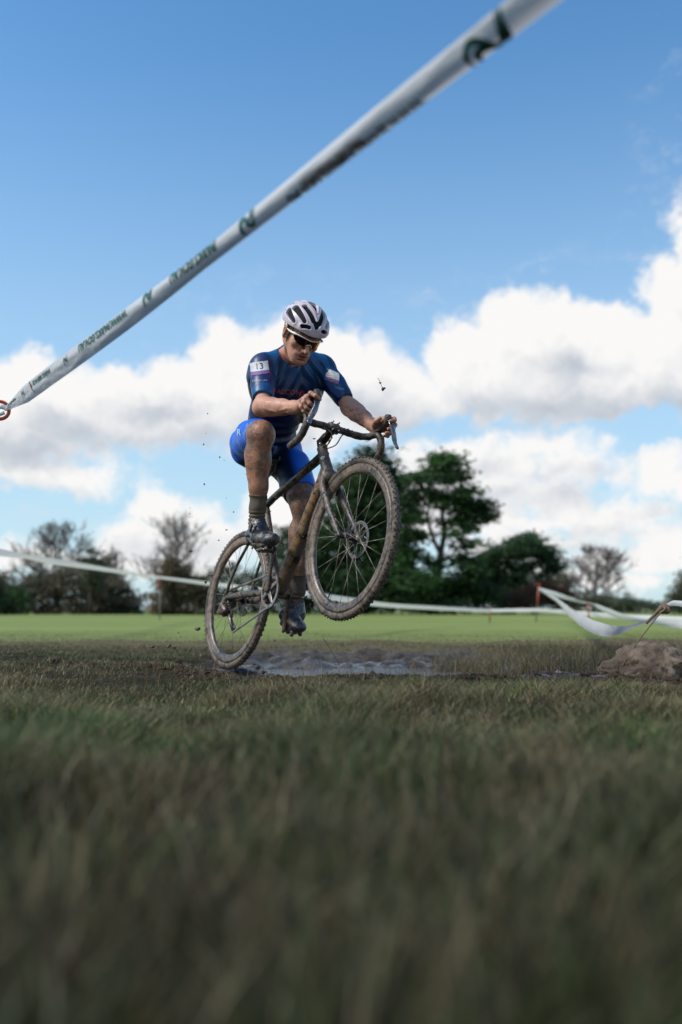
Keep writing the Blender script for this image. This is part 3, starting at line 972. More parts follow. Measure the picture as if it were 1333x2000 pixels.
def down_mat():
    m, t = mat('mud_streaked_brown_tube')
    c = coord(t)
    n1 = t.noise(c, 11, 5, 0.65, 0.6); n2 = t.noise(c, 60, 4, 0.7)
    k = t.step(n1, 0.47, 0.56)
    col = t.mix(t.step(n1, 0.38, 0.5), (0.020, 0.013, 0.008), (0.095, 0.052, 0.026))
    col = t.mix(t.m('MULTIPLY', k, 0.7), col, (0.140, 0.100, 0.070))
    col = t.mix(t.m('MULTIPLY', n2, 0.6), col, (0.035, 0.026, 0.020))
    # the gold lettering showing through on the side of the tube
    x, y, z = t.sep(c)
    along = t.m('ADD', t.m('MULTIPLY', x, 0.72), t.m('MULTIPLY', z, 0.69))
    wob = t.noise(c, 30, 4, 0.7)
    ltr = t.m('SINE', t.m('MULTIPLY_ADD', along, 120.0, t.m('MULTIPLY', wob, 15.0)))
    ltr = t.step(t.m('ADD', t.m('MULTIPLY', ltr, 0.35), wob), 0.36, 0.50)
    side = t.m('MULTIPLY', t.step(y, -0.013, -0.020), t.step(y, -0.0355, -0.0335))
    gold = t.m('MULTIPLY', t.m('MULTIPLY', ltr, side), t.step(n2, 0.66, 0.50))
    col = t.mix(t.m('MULTIPLY', gold, 0.75), col, (0.25, 0.125, 0.035))
    setp(t, color=col, rough=t.step(n1, 0.4, 0.6, 0.25, 0.6), normal=t.bump(t.m('ADD', n1, t.m('MULTIPLY', n2, 0.5)), 0.7, 0.006))
    return m


M_DOWN = down_mat()
M_CLAY = mud_mat('wet_clay_lumps', (0.05, 0.04, 0.032), 0.5, 0.5, light=0.7, scale=30)

# ------------------------------------------------------------------ bicycle (built along its own axes, then set in its pose)
BM = Matrix(((0.54362383, 0.83930684, -0.00609685), (-0.80373233, 0.52264756, 0.28434816), (0.24184185, -0.1496782, 0.9587017)))
BT = Vector((-0.5152, 4.803, 0.3689))
BW = Matrix.Translation(BT) @ BM.to_4x4()


def bw(x, y, z):
    return BM @ Vector((x, y, z)) + BT


WB = 1.015
SD = Vector((-0.3173, 0, 0.9483)); PP = Vector((0.9483, 0, 0.3173))
BBc = Vector((0.418, 0, -0.073))
FA = Vector((WB, 0, 0))
CROWN = Vector((0.8483, 0, 0.3502)); HTOP = Vector((0.7991, 0, 0.4972)); CLAMP = Vector((0.8879, 0, 0.5624)); STJ = Vector((0.276, 0, 0.4064))
CR_A = math.radians(63.8)


def make_bicycle():
    root = bpy.data.objects.new('bicycle', None)
    COL.objects.link(root)
    root.matrix_world = BW
    tag(root, 'mud-covered drop-bar racing bicycle with its front wheel lifted off the ground', 'bicycle')

    def part(mb, name, m, parent=root, smooth=True, ang=None):
        o = mb.build(name, m, parent, smooth)
        if ang: sharpen(o, ang)
        return o
    rr = random.Random(5)

    # ---- wheels
    def wheel(c, rearw):
        w = empty('wheel', c, root)
        # tyre
        prof = []
        for j in range(14):
            a = 2 * math.pi * j / 14
            prof.append((0.3270 + 0.0170 * math.cos(a), 0.0168 * math.sin(a)))
        mb = MB().lathe((0, 0, 0), (0, 1, 0), prof, 120, closed=True)
        for i, v in enumerate(mb.V):
            n = mnoise.noise(v * 26) * 0.0016 + mnoise.noise(v * 70) * 0.0009
            mb.V[i] = v + Vector((v.x, 0, v.z)).normalized() * n
        part(mb, 'tyre', M_TYREW, w)
        mb = MB()
        rows = [(0.0, 0.0070, 96, 0.0), (0.42, 0.0060, 96, 0.5), (-0.42, 0.0060, 96, 0.5), (0.88, 0.0070, 80, 0.2), (-0.88, 0.0070, 80, 0.2)]
        for (la, sz, cnt, ph) in rows:
            for k in range(cnt):
                if rr.random() < 0.10: continue
                th = 2 * math.pi * (k + ph) / cnt
                er = Vector((math.cos(th), 0, math.sin(th))); et = Vector((-math.sin(th), 0, math.cos(th)))
                nrm = (er * math.cos(la) + Vector((0, 1, 0)) * math.sin(la)).normalized()
                lat = et.cross(nrm)
                p = er * 0.3270 + nrm * (0.0170 + 0.0012)
                mb.box(p, (sz * rr.uniform(.8, 1.2), sz * rr.uniform(.7, 1.0), rr.uniform(.0035, .0065)), (et, lat, nrm), 0.7)
        tag(part(mb, 'tread', M_KNOB, w, False), kind='stuff')
        rimp = [(0.3140, -0.0125), (0.3060, -0.0140), (0.2900, -0.0132), (0.2780, -0.0085), (0.2735, 0.0), (0.2780, 0.0085), (0.2900, 0.0132), (0.3060, 0.0140), (0.3140, 0.0125)]
        mb = MB().lathe((0, 0, 0), (0, 1, 0), rimp, 96, closed=True)
        for i, v in enumerate(mb.V):
            n = mnoise.noise(v * 30) * 0.0012
            mb.V[i] = v + Vector((0, math.copysign(n, v.y), 0))
        part(mb, 'rim', M_RIM, w)
        fl = 0.030
        hub = [(0.0, -0.052), (0.009, -0.052), (0.010, -0.036), (0.022, -0.033), (0.022, -0.029), (0.013, -0.024), (0.011, 0.0), (0.013, 0.022), (0.024, 0.028), (0.024, 0.032), (0.018, 0.036), (0.010, 0.050), (0.0, 0.052)]
        part(MB().lathe((0, 0, 0), (0, 1, 0), hub, 20), 'hub', M_BLACK, w, ang=40)
        meshes = []
        for side in (-1, 1):
            for tr in (-1, 1):
                a0 = tr * 1.15
                p0 = Vector((math.cos(a0) * 0.021, side * fl, math.sin(a0) * 0.021))
                p1 = Vector((0.276, side * 0.002, 0.0))
                o = MB().tube([p0, p1], 0.00105, 5).build('spoke', M_SPOKE, w)
                meshes.append(o)
        for k in range(24):
            kind = (k % 2) * 2 + (k // 2) % 2
            o = meshes[kind] if k < 4 and (k % 2) * 2 + (k // 2) % 2 == kind and 'used' not in meshes[kind] else None
            if o is None or o.get('used'):
                o = meshes[kind].copy(); COL.objects.link(o); o.parent = w
                if 'used' in o: del o['used']
            else: o['used'] = 1
            o.rotation_euler = (0, 2 * math.pi * k / 24 + (0.1 if rearw else 0.05), 0)
        for o in meshes:
            if 'used' in o: del o['used']
        # rotor on the left side
        mb = MB()
        R0, R1, y = 0.0665, 0.080, 0.040
        mb.lathe((0, y, 0), (0, 1, 0), [(R1, -0.0009), (R1, 0.0009), (0.0735, 0.0009), (0.0735, -0.0009)], 60, closed=True)
        mb.lathe((0, y, 0), (0, 1, 0), [(0.0695, -0.0009), (0.0695, 0.0009), (R0, 0.0009), (R0, -0.0009)], 60, closed=True)
        for k in range(30):
            a = 2 * math.pi * k / 30
            mb.tube([(math.cos(a) * 0.069, y, math.sin(a) * 0.069), (math.cos(a + .10) * 0.0745, y, math.sin(a + .10) * 0.0745)], 0.0012, 4)
        for k in range(6):
            a = 2 * math.pi * k / 6
            mb.tube([(math.cos(a) * 0.020, y, math.sin(a) * 0.020), (math.cos(a + .28) * 0.045, y, math.sin(a + .28) * 0.045), (math.cos(a + .32) * 0.067, y, math.sin(a + .32) * 0.067)], 0.0024, 5, flat=((0, 1, 0), 0.4))
            mb.tube([(math.cos(a) * 0.045, y, math.sin(a) * 0.045), (math.cos(a - .25) * 0.067, y, math.sin(a - .25) * 0.067)], 0.0020, 5, flat=((0, 1, 0), 0.4))
        mb.lathe((0, y, 0), (0, 1, 0), [(0.0, 0.002), (0.021, 0.002), (0.023, -0.004), (0.0, -0.006)], 24)
        part(mb, 'disc_rotor', M_METAL, w, False)
        va = 4.05 if not rearw else 2.0
        part(MB().tube([(math.cos(va) * 0.272, 0, math.sin(va) * 0.272), (math.cos(va) * 0.225, 0, math.sin(va) * 0.225)], [0.0032, 0.0022], 6), 'valve', M_BLACK, w)
        if rearw:
            mb = MB()
            for k in range(11):
                r_ = 0.056 - 0.0034 * k
                y0 = -0.0235 - 0.0022 * k
                V = [];
                nt = 2 * int(16 + (r_ * 260))
                mb.lathe((0, y0, 0), (0, -1, 0), [(r_ * .72, 0), (r_, 0), (r_, 0.0012), (r_ * .72, 0.0012)], 30, closed=True)
            mb.lathe((0, -0.050, 0), (0, -1, 0), [(0.022, -0.028), (0.016, 0), (0.0, 0.0)], 20)
            part(mb, 'cassette', M_METAL, w, False)
        # lumps of mud thrown onto the rim
        mb = MB()
        for k in range(16):
            a = rr.uniform(0, 6.28); r_ = rr.uniform(0.272, 0.30)
            lump(mb, Vector((math.cos(a) * r_, rr.choice([-1, 1]) * rr.uniform(0.004, 0.012), math.sin(a) * r_)), rr.uniform(0.004, 0.010), rr)
        tag(part(mb, 'mud_clumps', M_CLAY, w), kind='stuff')
        return w
    wheel((0, 0, 0), True)
    wheel(tuple(FA), False)

    # ---- frame
    def curve_tube(name, pts, rad, m, k=14, flat=None, n=8, smooth_rad=True):
        P = spline(pts, n)
        rl = []
        for i in range(len(rad) - 1):
            for j in range(n):
                rl.append(rad[i] + (rad[i + 1] - rad[i]) * j / n)
        rl.append(rad[-1])
        mb = MB().tube(P, rl, k, flat)
        for i, v in enumerate(mb.V):
            mb.V[i] = v + Vector((mnoise.noise(v * 40), mnoise.noise(v * 40 + Vector((9, 0, 0))), mnoise.noise(v * 40 + Vector((0, 9, 0))))) * 0.0014
        return part(mb, name, m)
    headtube = curve_tube('head_tube', [HTOP + SD * 0.004, HTOP - SD * 0.05, CROWN + SD * 0.02, CROWN - SD * 0.008], [0.0245, 0.0235, 0.028, 0.031], M_FORK)
    curve_tube('top_tube', [STJ + Vector((-0.004, 0, -0.006)), STJ + Vector((0.10, 0, 0.014)), HTOP + Vector((-0.11, 0, -0.046)), HTOP - SD * 0.035], [0.0175, 0.0185, 0.021, 0.0225], M_FRAME, flat=((0, 1, 0), 0.92))
    dt = curve_tube('down_tube', [CROWN + SD * 0.035 + Vector((-0.004, 0, 0)), CROWN + Vector((-0.07, 0, -0.05)), BBc + Vector((0.12, 0, 0.115)), BBc + Vector((0.0, 0, 0.005))], [0.027, 0.032, 0.034, 0.036], M_DOWN, k=18, n=12)
    curve_tube('seat_tube', [BBc, BBc + (STJ - BBc) * 0.5, STJ + Vector((-0.003, 0, 0.01))], [0.020, 0.0175, 0.0175], M_STAY)
    part(MB().lathe(BBc, (0, 1, 0), [(0.0, -0.044), (0.024, -0.044), (0.030, -0.040), (0.030, 0.040), (0.024, 0.044), (0.0, 0.044)], 24), 'bottom_bracket', M_STAY, ang=40)
    part(MB().tube([STJ + Vector((-0.006, 0, 0.0)), STJ + Vector((-0.012, 0, 0.022))], 0.0205, 16), 'seat_clamp', M_BLACK)
    part(MB().tube([STJ, STJ + Vector((-0.057, 0, 0.190))], 0.0138, 14), 'seatpost', M_BLACK)
    # saddle
    sp = STJ + Vector((-0.012, 0, 0.208))
    mb = MB()
    V = []; F = []
    sec = [(-0.125, 0.020, .010), (-0.11, 0.054, .004), (-0.08, 0.062, .0), (-0.03, 0.052, -.004), (0.03, 0.036, -.004), (0.09, 0.022, -.002), (0.135, 0.017, .0), (0.15, 0.008, -.006)]
    for (x, w, z) in sec:
        for j in range(10):
            a = math.pi * 2 * j / 10
            V.append(sp + Vector((x, math.cos(a) * w, z + math.sin(a) * 0.016 - abs(math.cos(a)) ** 3 * 0.010)))
    for i in range(len(sec) - 1):
        for j in range(10): F.append((i * 10 + j, i * 10 + (j + 1) % 10, (i + 1) * 10 + (j + 1) % 10, (i + 1) * 10 + j))
    F.append(tuple(range(10))); F.append(tuple((len(sec) - 1) * 10 + j for j in range(10))[::-1])
    mb.add(V, F)
    sad = part(mb, 'saddle', M_BLACK)
    for s in (-1, 1):
        part(MB().tube(spline([sp + Vector((0.10, s * 0.006, -0.01)), sp + Vector((0.05, s * 0.02, -0.035)), sp + Vector((-0.04, s * 0.022, -0.035)), sp + Vector((-0.10, s * 0.03, -0.01))], 4), 0.0035, 6), 'saddle_rail', M_METAL, sad)
    # stays
    for s in (-1, 1):
        curve_tube('chain_stay', [BBc + Vector((-0.02, s * 0.030, 0.004)), BBc + Vector((-0.10, s * 0.036, 0.016)), Vector((0.12, s * 0.055, -0.020)), Vector((0.010, s * 0.066, -0.003))], [0.017, 0.017, 0.0165, 0.013], M_STAY, k=12, flat=((0, 1, 0), 0.62))
        curve_tube('seat_stay', [STJ - (STJ - BBc) * 0.13 + Vector((-0.008, s * 0.012, 0)), STJ - (STJ - BBc) * 0.13 + Vector((-0.055, s * 0.040, -0.080)), Vector((0.085, s * 0.060, 0.118)), Vector((0.006, s * 0.066, 0.008))], [0.0085, 0.008, 0.0072, 0.009], M_STAY, k=8)
        part(MB().lathe((0, s * 0.064, 0), (0, s, 0), [(0.0, 0.012), (0.009, 0.011), (0.013, 0.006), (0.014, -0.008), (0.0, -0.010)], 16), 'dropout', M_BLACK, ang=40)
    # fork
    fk = part(MB().tube(spline([CROWN + SD * 0.010, CROWN - SD * 0.02, CROWN - SD * 0.045], 3), [0.031, 0.031, 0.032, 0.033, 0.033, 0.030, 0.024], 16, flat=((0, 1, 0), 1.25)), 'fork', M_FORK)
    for s in (-1, 1):
        curve_tube('fork_leg', [CROWN + Vector((0.002, s * 0.030, -0.020)), CROWN + Vector((0.020, s * 0.043, -0.080)), CROWN + Vector((0.086, s * 0.050, -0.212)), FA + Vector((0.0, s * 0.054, -0.004))], [0.021, 0.0185, 0.0155, 0.0125], M_FORK, k=14, flat=((0, 1, 0), 0.66)).parent = fk
        part(MB().lathe(FA + Vector((0, s * 0.052, 0)), (0, s, 0), [(0.0, 0.012), (0.007, 0.011), (0.012, 0.006), (0.013, -0.008), (0.0, -0.010)], 14), 'axle_end', M_BLACK, fk, ang=40)
    # stem and bars
    sb = HTOP + SD * 0.030
    part(MB().tube([HTOP, HTOP + SD * 0.014], [0.024, 0.020], 20), 'headset_cap', M_BLACK)
    st = part(MB().tube(spline([sb - SD * 0.018, sb + PP * 0.006 + SD * 0.006, sb + PP * 0.055 + SD * 0.004, CLAMP - PP * 0.010], 5), [0.021] * 5 + [0.0205] * 5 + [0.0175] * 5 + [0.021], 16), 'stem', M_FRAME)
    part(MB().tube([sb - SD * 0.020, sb + SD * 0.019], [0.0205, 0.019], 18), 'steerer_clamp', M_FRAME, st)
    part(MB().tube([CLAMP + Vector((0, -0.024, 0)), CLAMP + Vector((0, 0.024, 0))], 0.0235, 18), 'faceplate', M_FRAME, st)
    for sy in (-1, 1):
        for sz in (-1, 1):
            part(MB().tube([CLAMP + Vector((0.012, sy * 0.015, sz * 0.019)), CLAMP + Vector((0.030, sy * 0.015, sz * 0.019))], 0.0042, 8), 'bolt', M_METAL, st)
    barp = [(0, 0.0, 0), (0, 0.045, 0.001), (-0.004, 0.10, 0.001), (0.002, 0.150, -0.001), (0.022, 0.178, -0.003), (0.055, 0.186, -0.006), (0.080, 0.188, -0.018), (0.096, 0.191, -0.042), (0.094, 0.195, -0.076), (0.072, 0.199, -0.106), (0.038, 0.202, -0.124), (0.000, 0.204, -0.130), (-0.024, 0.205, -0.132)]
    bl = [CLAMP + Vector(p) for p in barp]; br = [CLAMP + Vector((p[0], -p[1], p[2])) for p in barp]
    allp = br[::-1] + bl[1:]
    P = spline(allp, 4)
    rad = [0.0165 - (0.0 if abs((p - CLAMP).y) > 0.08 else 0.0006) for p in P]
    mb = MB().tube(P, rad, 12)
    for i, v in enumerate(mb.V):
        mb.V[i] = v + Vector((mnoise.noise(v * 50), mnoise.noise(v * 50 + Vector((9, 0, 0))), mnoise.noise(v * 50 + Vector((0, 9, 0))))) * 0.0030
    hb = part(mb, 'handlebar', M_TAPE)
    for s in (-1, 1):
        part(MB().tube([CLAMP + Vector((-0.022, s * 0.205, -0.132)), CLAMP + Vector((-0.030, s * 0.2055, -0.1325))], [0.0150, 0.0120], 12), 'bar_plug', M_BLACK, hb)
        ph_ = 0.046 if s > 0 else 0.060
        h = [CLAMP + Vector((0.060, s * 0.187, -0.002)), CLAMP + Vector((0.100, s * 0.188, 0.006)), CLAMP + Vector((0.135, s * 0.188, 0.016)), CLAMP + Vector((0.158, s * 0.187, 0.026)), CLAMP + Vector((0.166, s * 0.186, ph_))]
        hp = spline(h, 4)
        hr = [0.0165] * 4 + [0.0172] * 4 + [0.0172] * 4 + [0.0175] * 4 + [0.0150]
        mb = MB().tube(hp, hr, 12, flat=((0, 1, 0), 0.85))
        hood = part(mb, 'brake_hood', M_TAPE)
        out = 0.036 if s > 0 else 0.044
        lv = [CLAMP + Vector((0.158, s * 0.188, 0.030)), CLAMP + Vector((0.176, s * 0.192, 0.002)), CLAMP + Vector((0.178, s * 0.202, -0.040)), CLAMP + Vector((0.170, s * (0.188 + out * .75), -0.084)), CLAMP + Vector((0.178, s * (0.188 + out), -0.118))]
        lp = spline(lv, 4)
        part(MB().tube(lp, [0.009] * 4 + [0.0125] * 4 + [0.0135] * 4 + [0.011] * 4 + [0.006], 10, flat=(PP, 0.42)), 'brake_lever', M_LEVER, hood)
    # crankset
    cR = Vector((math.cos(CR_A), 0, math.sin(CR_A)))
    for s in (-1, 1):
        d = cR if s < 0 else -cR
        a = BBc + Vector((0, s * 0.060, 0)) - d * 0.014; b = BBc + d * 0.1725 + Vector((0, s * 0.073, 0)) + d * 0.010
        P = [a, a + d * 0.02, a + (b - a) * 0.5, b - d * 0.02, b]
        o = part(MB().tube(P, [0.012, 0.019, 0.0145, 0.0135, 0.009], 12, flat=((0, 1, 0), 0.55)), 'crank_arm', M_STAY if s < 0 else M_DOWN)
        pc = BBc + d * 0.1725 + Vector((0, s * 0.118, 0))
        mb = MB().tube([BBc + d * 0.1725 + Vector((0, s * 0.078, 0)), pc + Vector((0, s * 0.03, 0))], 0.0065, 8)
        ax_ = (Vector((0.97, 0, -0.25 * (1 if s < 0 else 1.3))).normalized(), Vector((0, 1, 0)), Vector((0.25, 0, 0.97)).normalized())
        mb.box(pc, (0.062, 0.016, 0.018), ax_)
        for q in (-1, 1):
            mb.tube([pc + ax_[0] * 0.030 * q + Vector((0, -0.026, 0)), pc + ax_[0] * 0.034 * q + ax_[2] * .004 + Vector((0, 0.026, 0))], 0.0045, 6)
        part(mb, 'pedal', M_METAL, o)
    mb = MB().tube([BBc + Vector((0, -0.062, 0)), BBc + Vector((0, 0.062, 0))], 0.014, 14)
    part(mb, 'crank_axle', M_METAL)
    mb = MB()
    cy = -0.045
    nt = 40; RR = 0.0805
    V = []; F = []
    for k in range(nt * 2):
        a = 2 * math.pi * k / (nt * 2); r_ = RR + (0.003 if k % 2 else -0.003)
        for y in (-0.0016, 0.0016):
            V.append(BBc + Vector((math.cos(a) * r_, cy + y, math.sin(a) * r_)))
            V.append(BBc + Vector((math.cos(a) * 0.067, cy + y, math.sin(a) * 0.067)))
    m_ = nt * 2
    for k in range(m_):
        a = 4 * k; b = 4 * ((k + 1) % m_)
        F += [(a, b, b + 1, a + 1), (a + 2, a + 3, b + 3, b + 2), (a, a + 2, b + 2, b), (a + 1, b + 1, b + 3, a + 3)]
    mb.add(V, F)
    for k in range(4):
        a = CR_A + math.pi / 4 + k * math.pi / 2
        mb.tube([BBc + Vector((math.cos(a) * 0.012, cy - 0.006, math.sin(a) * 0.012)), BBc + Vector((math.cos(a) * 0.070, cy - 0.001, math.sin(a) * 0.070))], [0.015, 0.008], 8, flat=((0, 1, 0), 0.35))
    part(mb, 'chainring', M_METAL, smooth=False)
    # chain
    pul1 = Vector((0.012, -0.043, -0.085)); pul2 = Vector((0.058, -0.043, -0.168))
    cas = Vector((0, -0.043, 0))
    pth = []
    def arc(c, r_, a0, a1, n):
        for k in range(n + 1):
            a = a0 + (a1 - a0) * k / n
            pth.append(Vector((c.x + math.cos(a) * r_, cy if c is BBc else c.y, c.z + math.sin(a) * r_)))
    arc(BBc, RR + .001, 1.75, -1.85, 22)
    arc(pul2, 0.019, -1.2, -3.6, 8)
    arc(pul1, 0.019, -0.9, 0.6, 4)
    arc(cas, 0.041, -1.3, -4.45, 16)
    pp = []
    for i in range(len(pth)):
        a, b = pth[i], pth[(i + 1) % len(pth)]
        n = max(1, int((b - a).length / 0.0127))
        for k in range(n): pp.append(a + (b - a) * (k / n))
    mb = MB()
    for i in range(len(pp)):
        a, b = pp[i], pp[(i + 1) % len(pp)]
        dd = b - a
        if dd.length < 1e-5: continue
        L = dd.length; dd.normalize(); n_ = Vector((0, 1, 0)); u_ = dd.cross(n_).normalized()
        for s in (-1, 1):
            mb.box((a + b) / 2 + n_ * s * (0.0030 if i % 2 else 0.0022), (L * 1.25, 0.0012, 0.0085), (dd, n_, u_))
        mb.tube([a - n_ * 0.0032, a + n_ * 0.0032], 0.0034, 6)
    tag(part(mb, 'chain', M_METAL, smooth=False), kind='stuff')
    # rear derailleur
    mb = MB()
    mb.tube(spline([(0.004, -0.066, -0.004), (-0.012, -0.068, -0.035), (-0.006, -0.064, -0.062), (0.012, -0.058, -0.085)], 4), [0.014] * 4 + [0.024] * 4 + [0.027] * 4 + [0.018], 10, flat=((0, 1, 0), 0.8))
    mb.box((-0.018, -0.066, -0.060), (0.056, 0.036, 0.046), (Vector((0.9, 0, -0.43)), Vector((0, 1, 0)), Vector((0.43, 0, 0.9))), 0.7)
    for i, v in enumerate(mb.V): mb.V[i] = v + Vector((mnoise.noise(v * 70), mnoise.noise(v * 70 + Vector((5, 0, 0))), mnoise.noise(v * 70 + Vector((0, 5, 0))))) * 0.004
    rd = part(mb, 'rear_derailleur', M_DOWN)
    for y in (-0.052, -0.034):
        part(MB().tube([Vector((0.012, y, -0.085)), Vector((0.030, y, -0.120)), Vector((0.058, y, -0.170))], [0.012, 0.009, 0.008], 8, flat=((0, 1, 0), 0.25)), 'derailleur_cage', M_METAL, rd)
    for pc in (pul1, pul2):
        part(MB().lathe(pc, (0, 1, 0), [(0.004, -0.004), (0.016, -0.002), (0.0175, 0), (0.016, 0.002), (0.004, 0.004)], 14), 'pulley', M_BLACK, rd)
    # calipers
    part(MB().box((0.075, 0.052, 0.030), (0.060, 0.026, 0.030), (Vector((0.98, 0, 0.12)), Vector((0, 1, 0)), Vector((-0.12, 0, 0.98))), 0.8).tube([(0.05, 0.052, 0.04), (0.03, 0.056, 0.055)], 0.008, 8), 'brake_caliper', M_BLACK, ang=30)
    part(MB().box(FA + Vector((-0.058, 0.047, 0.050)), (0.030, 0.030, 0.058), (Vector((0.85, 0, 0.5)), Vector((0, 1, 0)), Vector((-0.5, 0, 0.85))), 0.8).tube([FA + Vector((-0.07, 0.05, 0.075)), FA + Vector((-0.085, 0.05, 0.11))], 0.006, 8), 'brake_caliper', M_BLACK, ang=30)
    # hoses
    for s in (-1, 1):
        part(MB().tube(spline([CLAMP + Vector((0.012, s * 0.055, -0.016)), CLAMP + Vector((0.030, s * 0.025, -0.045)), CLAMP + Vector((-0.005, s * 0.018, -0.075)), HTOP + Vector((0.020, s * 0.012, -0.004))], 5), 0.0028, 6), 'brake_hose', M_BLACK, st)
    # small white emblem on the head tube
    o_ = CROWN + SD * 0.085 + Vector((0.0, 0, 0))
    mb = MB()
    for (u0, v0, u1, v1) in [(-.010, -.004, -.004, .004), (-.004, .000, .003, .007), (.001, -.006, .009, -.001), (-.006, -.009, .004, -.006), (.004, .001, .011, .005)]:
        V = []
        for (u, v) in ((u0, v0), (u1, v0), (u1, v1), (u0, v1)):
            a = math.radians(58) + u / 0.024
            V.append(o_ + SD * v + (PP * math.cos(a) + Vector((0, -1, 0)) * math.sin(a)) * 0.0262)
        mb.add(V, [(0, 1, 2, 3)])
    part(mb, 'head_badge', simple('white_print', (0.75, 0.74, 0.72), 0.5, var=0.2, scale=200), headtube, False)
    # clods stuck all over the frame
    mb = MB()
    lines = [(BBc, STJ, .018), (CROWN, BBc, .034), (Vector((0, -.066, 0)), BBc + Vector((0, -.03, 0)), .014), (CROWN + Vector((0, -.045, -.06)), FA + Vector((0, -.054, .02)), .014), (CROWN + Vector((0, .045, -.06)), FA + Vector((0, .054, .02)), .014), (STJ, HTOP - SD * .036, .019), (HTOP, CROWN, .026), (HTOP, CLAMP, .019), (CLAMP + Vector((0, -.17, 0)), CLAMP + Vector((0, .17, 0)), .017)]
    for k in range(240):
        a, b, r_ = rr.choice(lines)
        p = a.lerp(b, rr.random())
        d = Vector((rr.gauss(0, 1), rr.gauss(0, 1), rr.gauss(0, 1))); ax_ = (b - a).normalized(); d = (d - ax_ * d.dot(ax_)).normalized()
        lump(mb, p + d * r_ * 0.92, rr.uniform(0.002, 0.0055), rr)
    for k in range(60):   # the mud packed round the crown, the bottom bracket and the rear axle
        c_, r_ = rr.choice([(CROWN + SD * -0.03 + Vector((-0.01, 0, 0)), .030), (BBc + Vector((0.0, 0, 0.02)), .038), (Vector((0.0, -.05, -.03)), .030), (CLAMP, .026)])
        d = Vector((rr.gauss(0, 1), rr.gauss(0, 1), rr.gauss(0, 1))).normalized()
        lump(mb, c_ + d * r_, rr.uniform(0.004, 0.009), rr)
    tag(part(mb, 'mud_clumps', M_CLAY), kind='stuff')
    return root


ICO_V = None


def lump(mb, c, r_, rr, stretch=None):
    """a small irregular clod"""
    global ICO_V
    if ICO_V is None:
        import bmesh
        b = bmesh.new(); bmesh.ops.create_icosphere(b, subdivisions=1, radius=1.0)
        ICO_V = ([v.co.copy() for v in b.verts], [tuple(v.index for v in f.verts) for f in b.faces]); b.free()
    s = Vector((rr.uniform(.7, 1.4), rr.uniform(.7, 1.4), rr.uniform(.6, 1.2)))
    if stretch: s = Vector((s.x * stretch[0], s.y * stretch[1], s.z * stretch[2]))
    mb.add([c + Vector((v.x * s.x, v.y * s.y, v.z * s.z)) * r_ * rr.uniform(.75, 1.25) for v in ICO_V[0]], ICO_V[1])


bike = make_bicycle()
# ------------------------------------------------------------------ signed-distance modelling for the rider
import openvdb


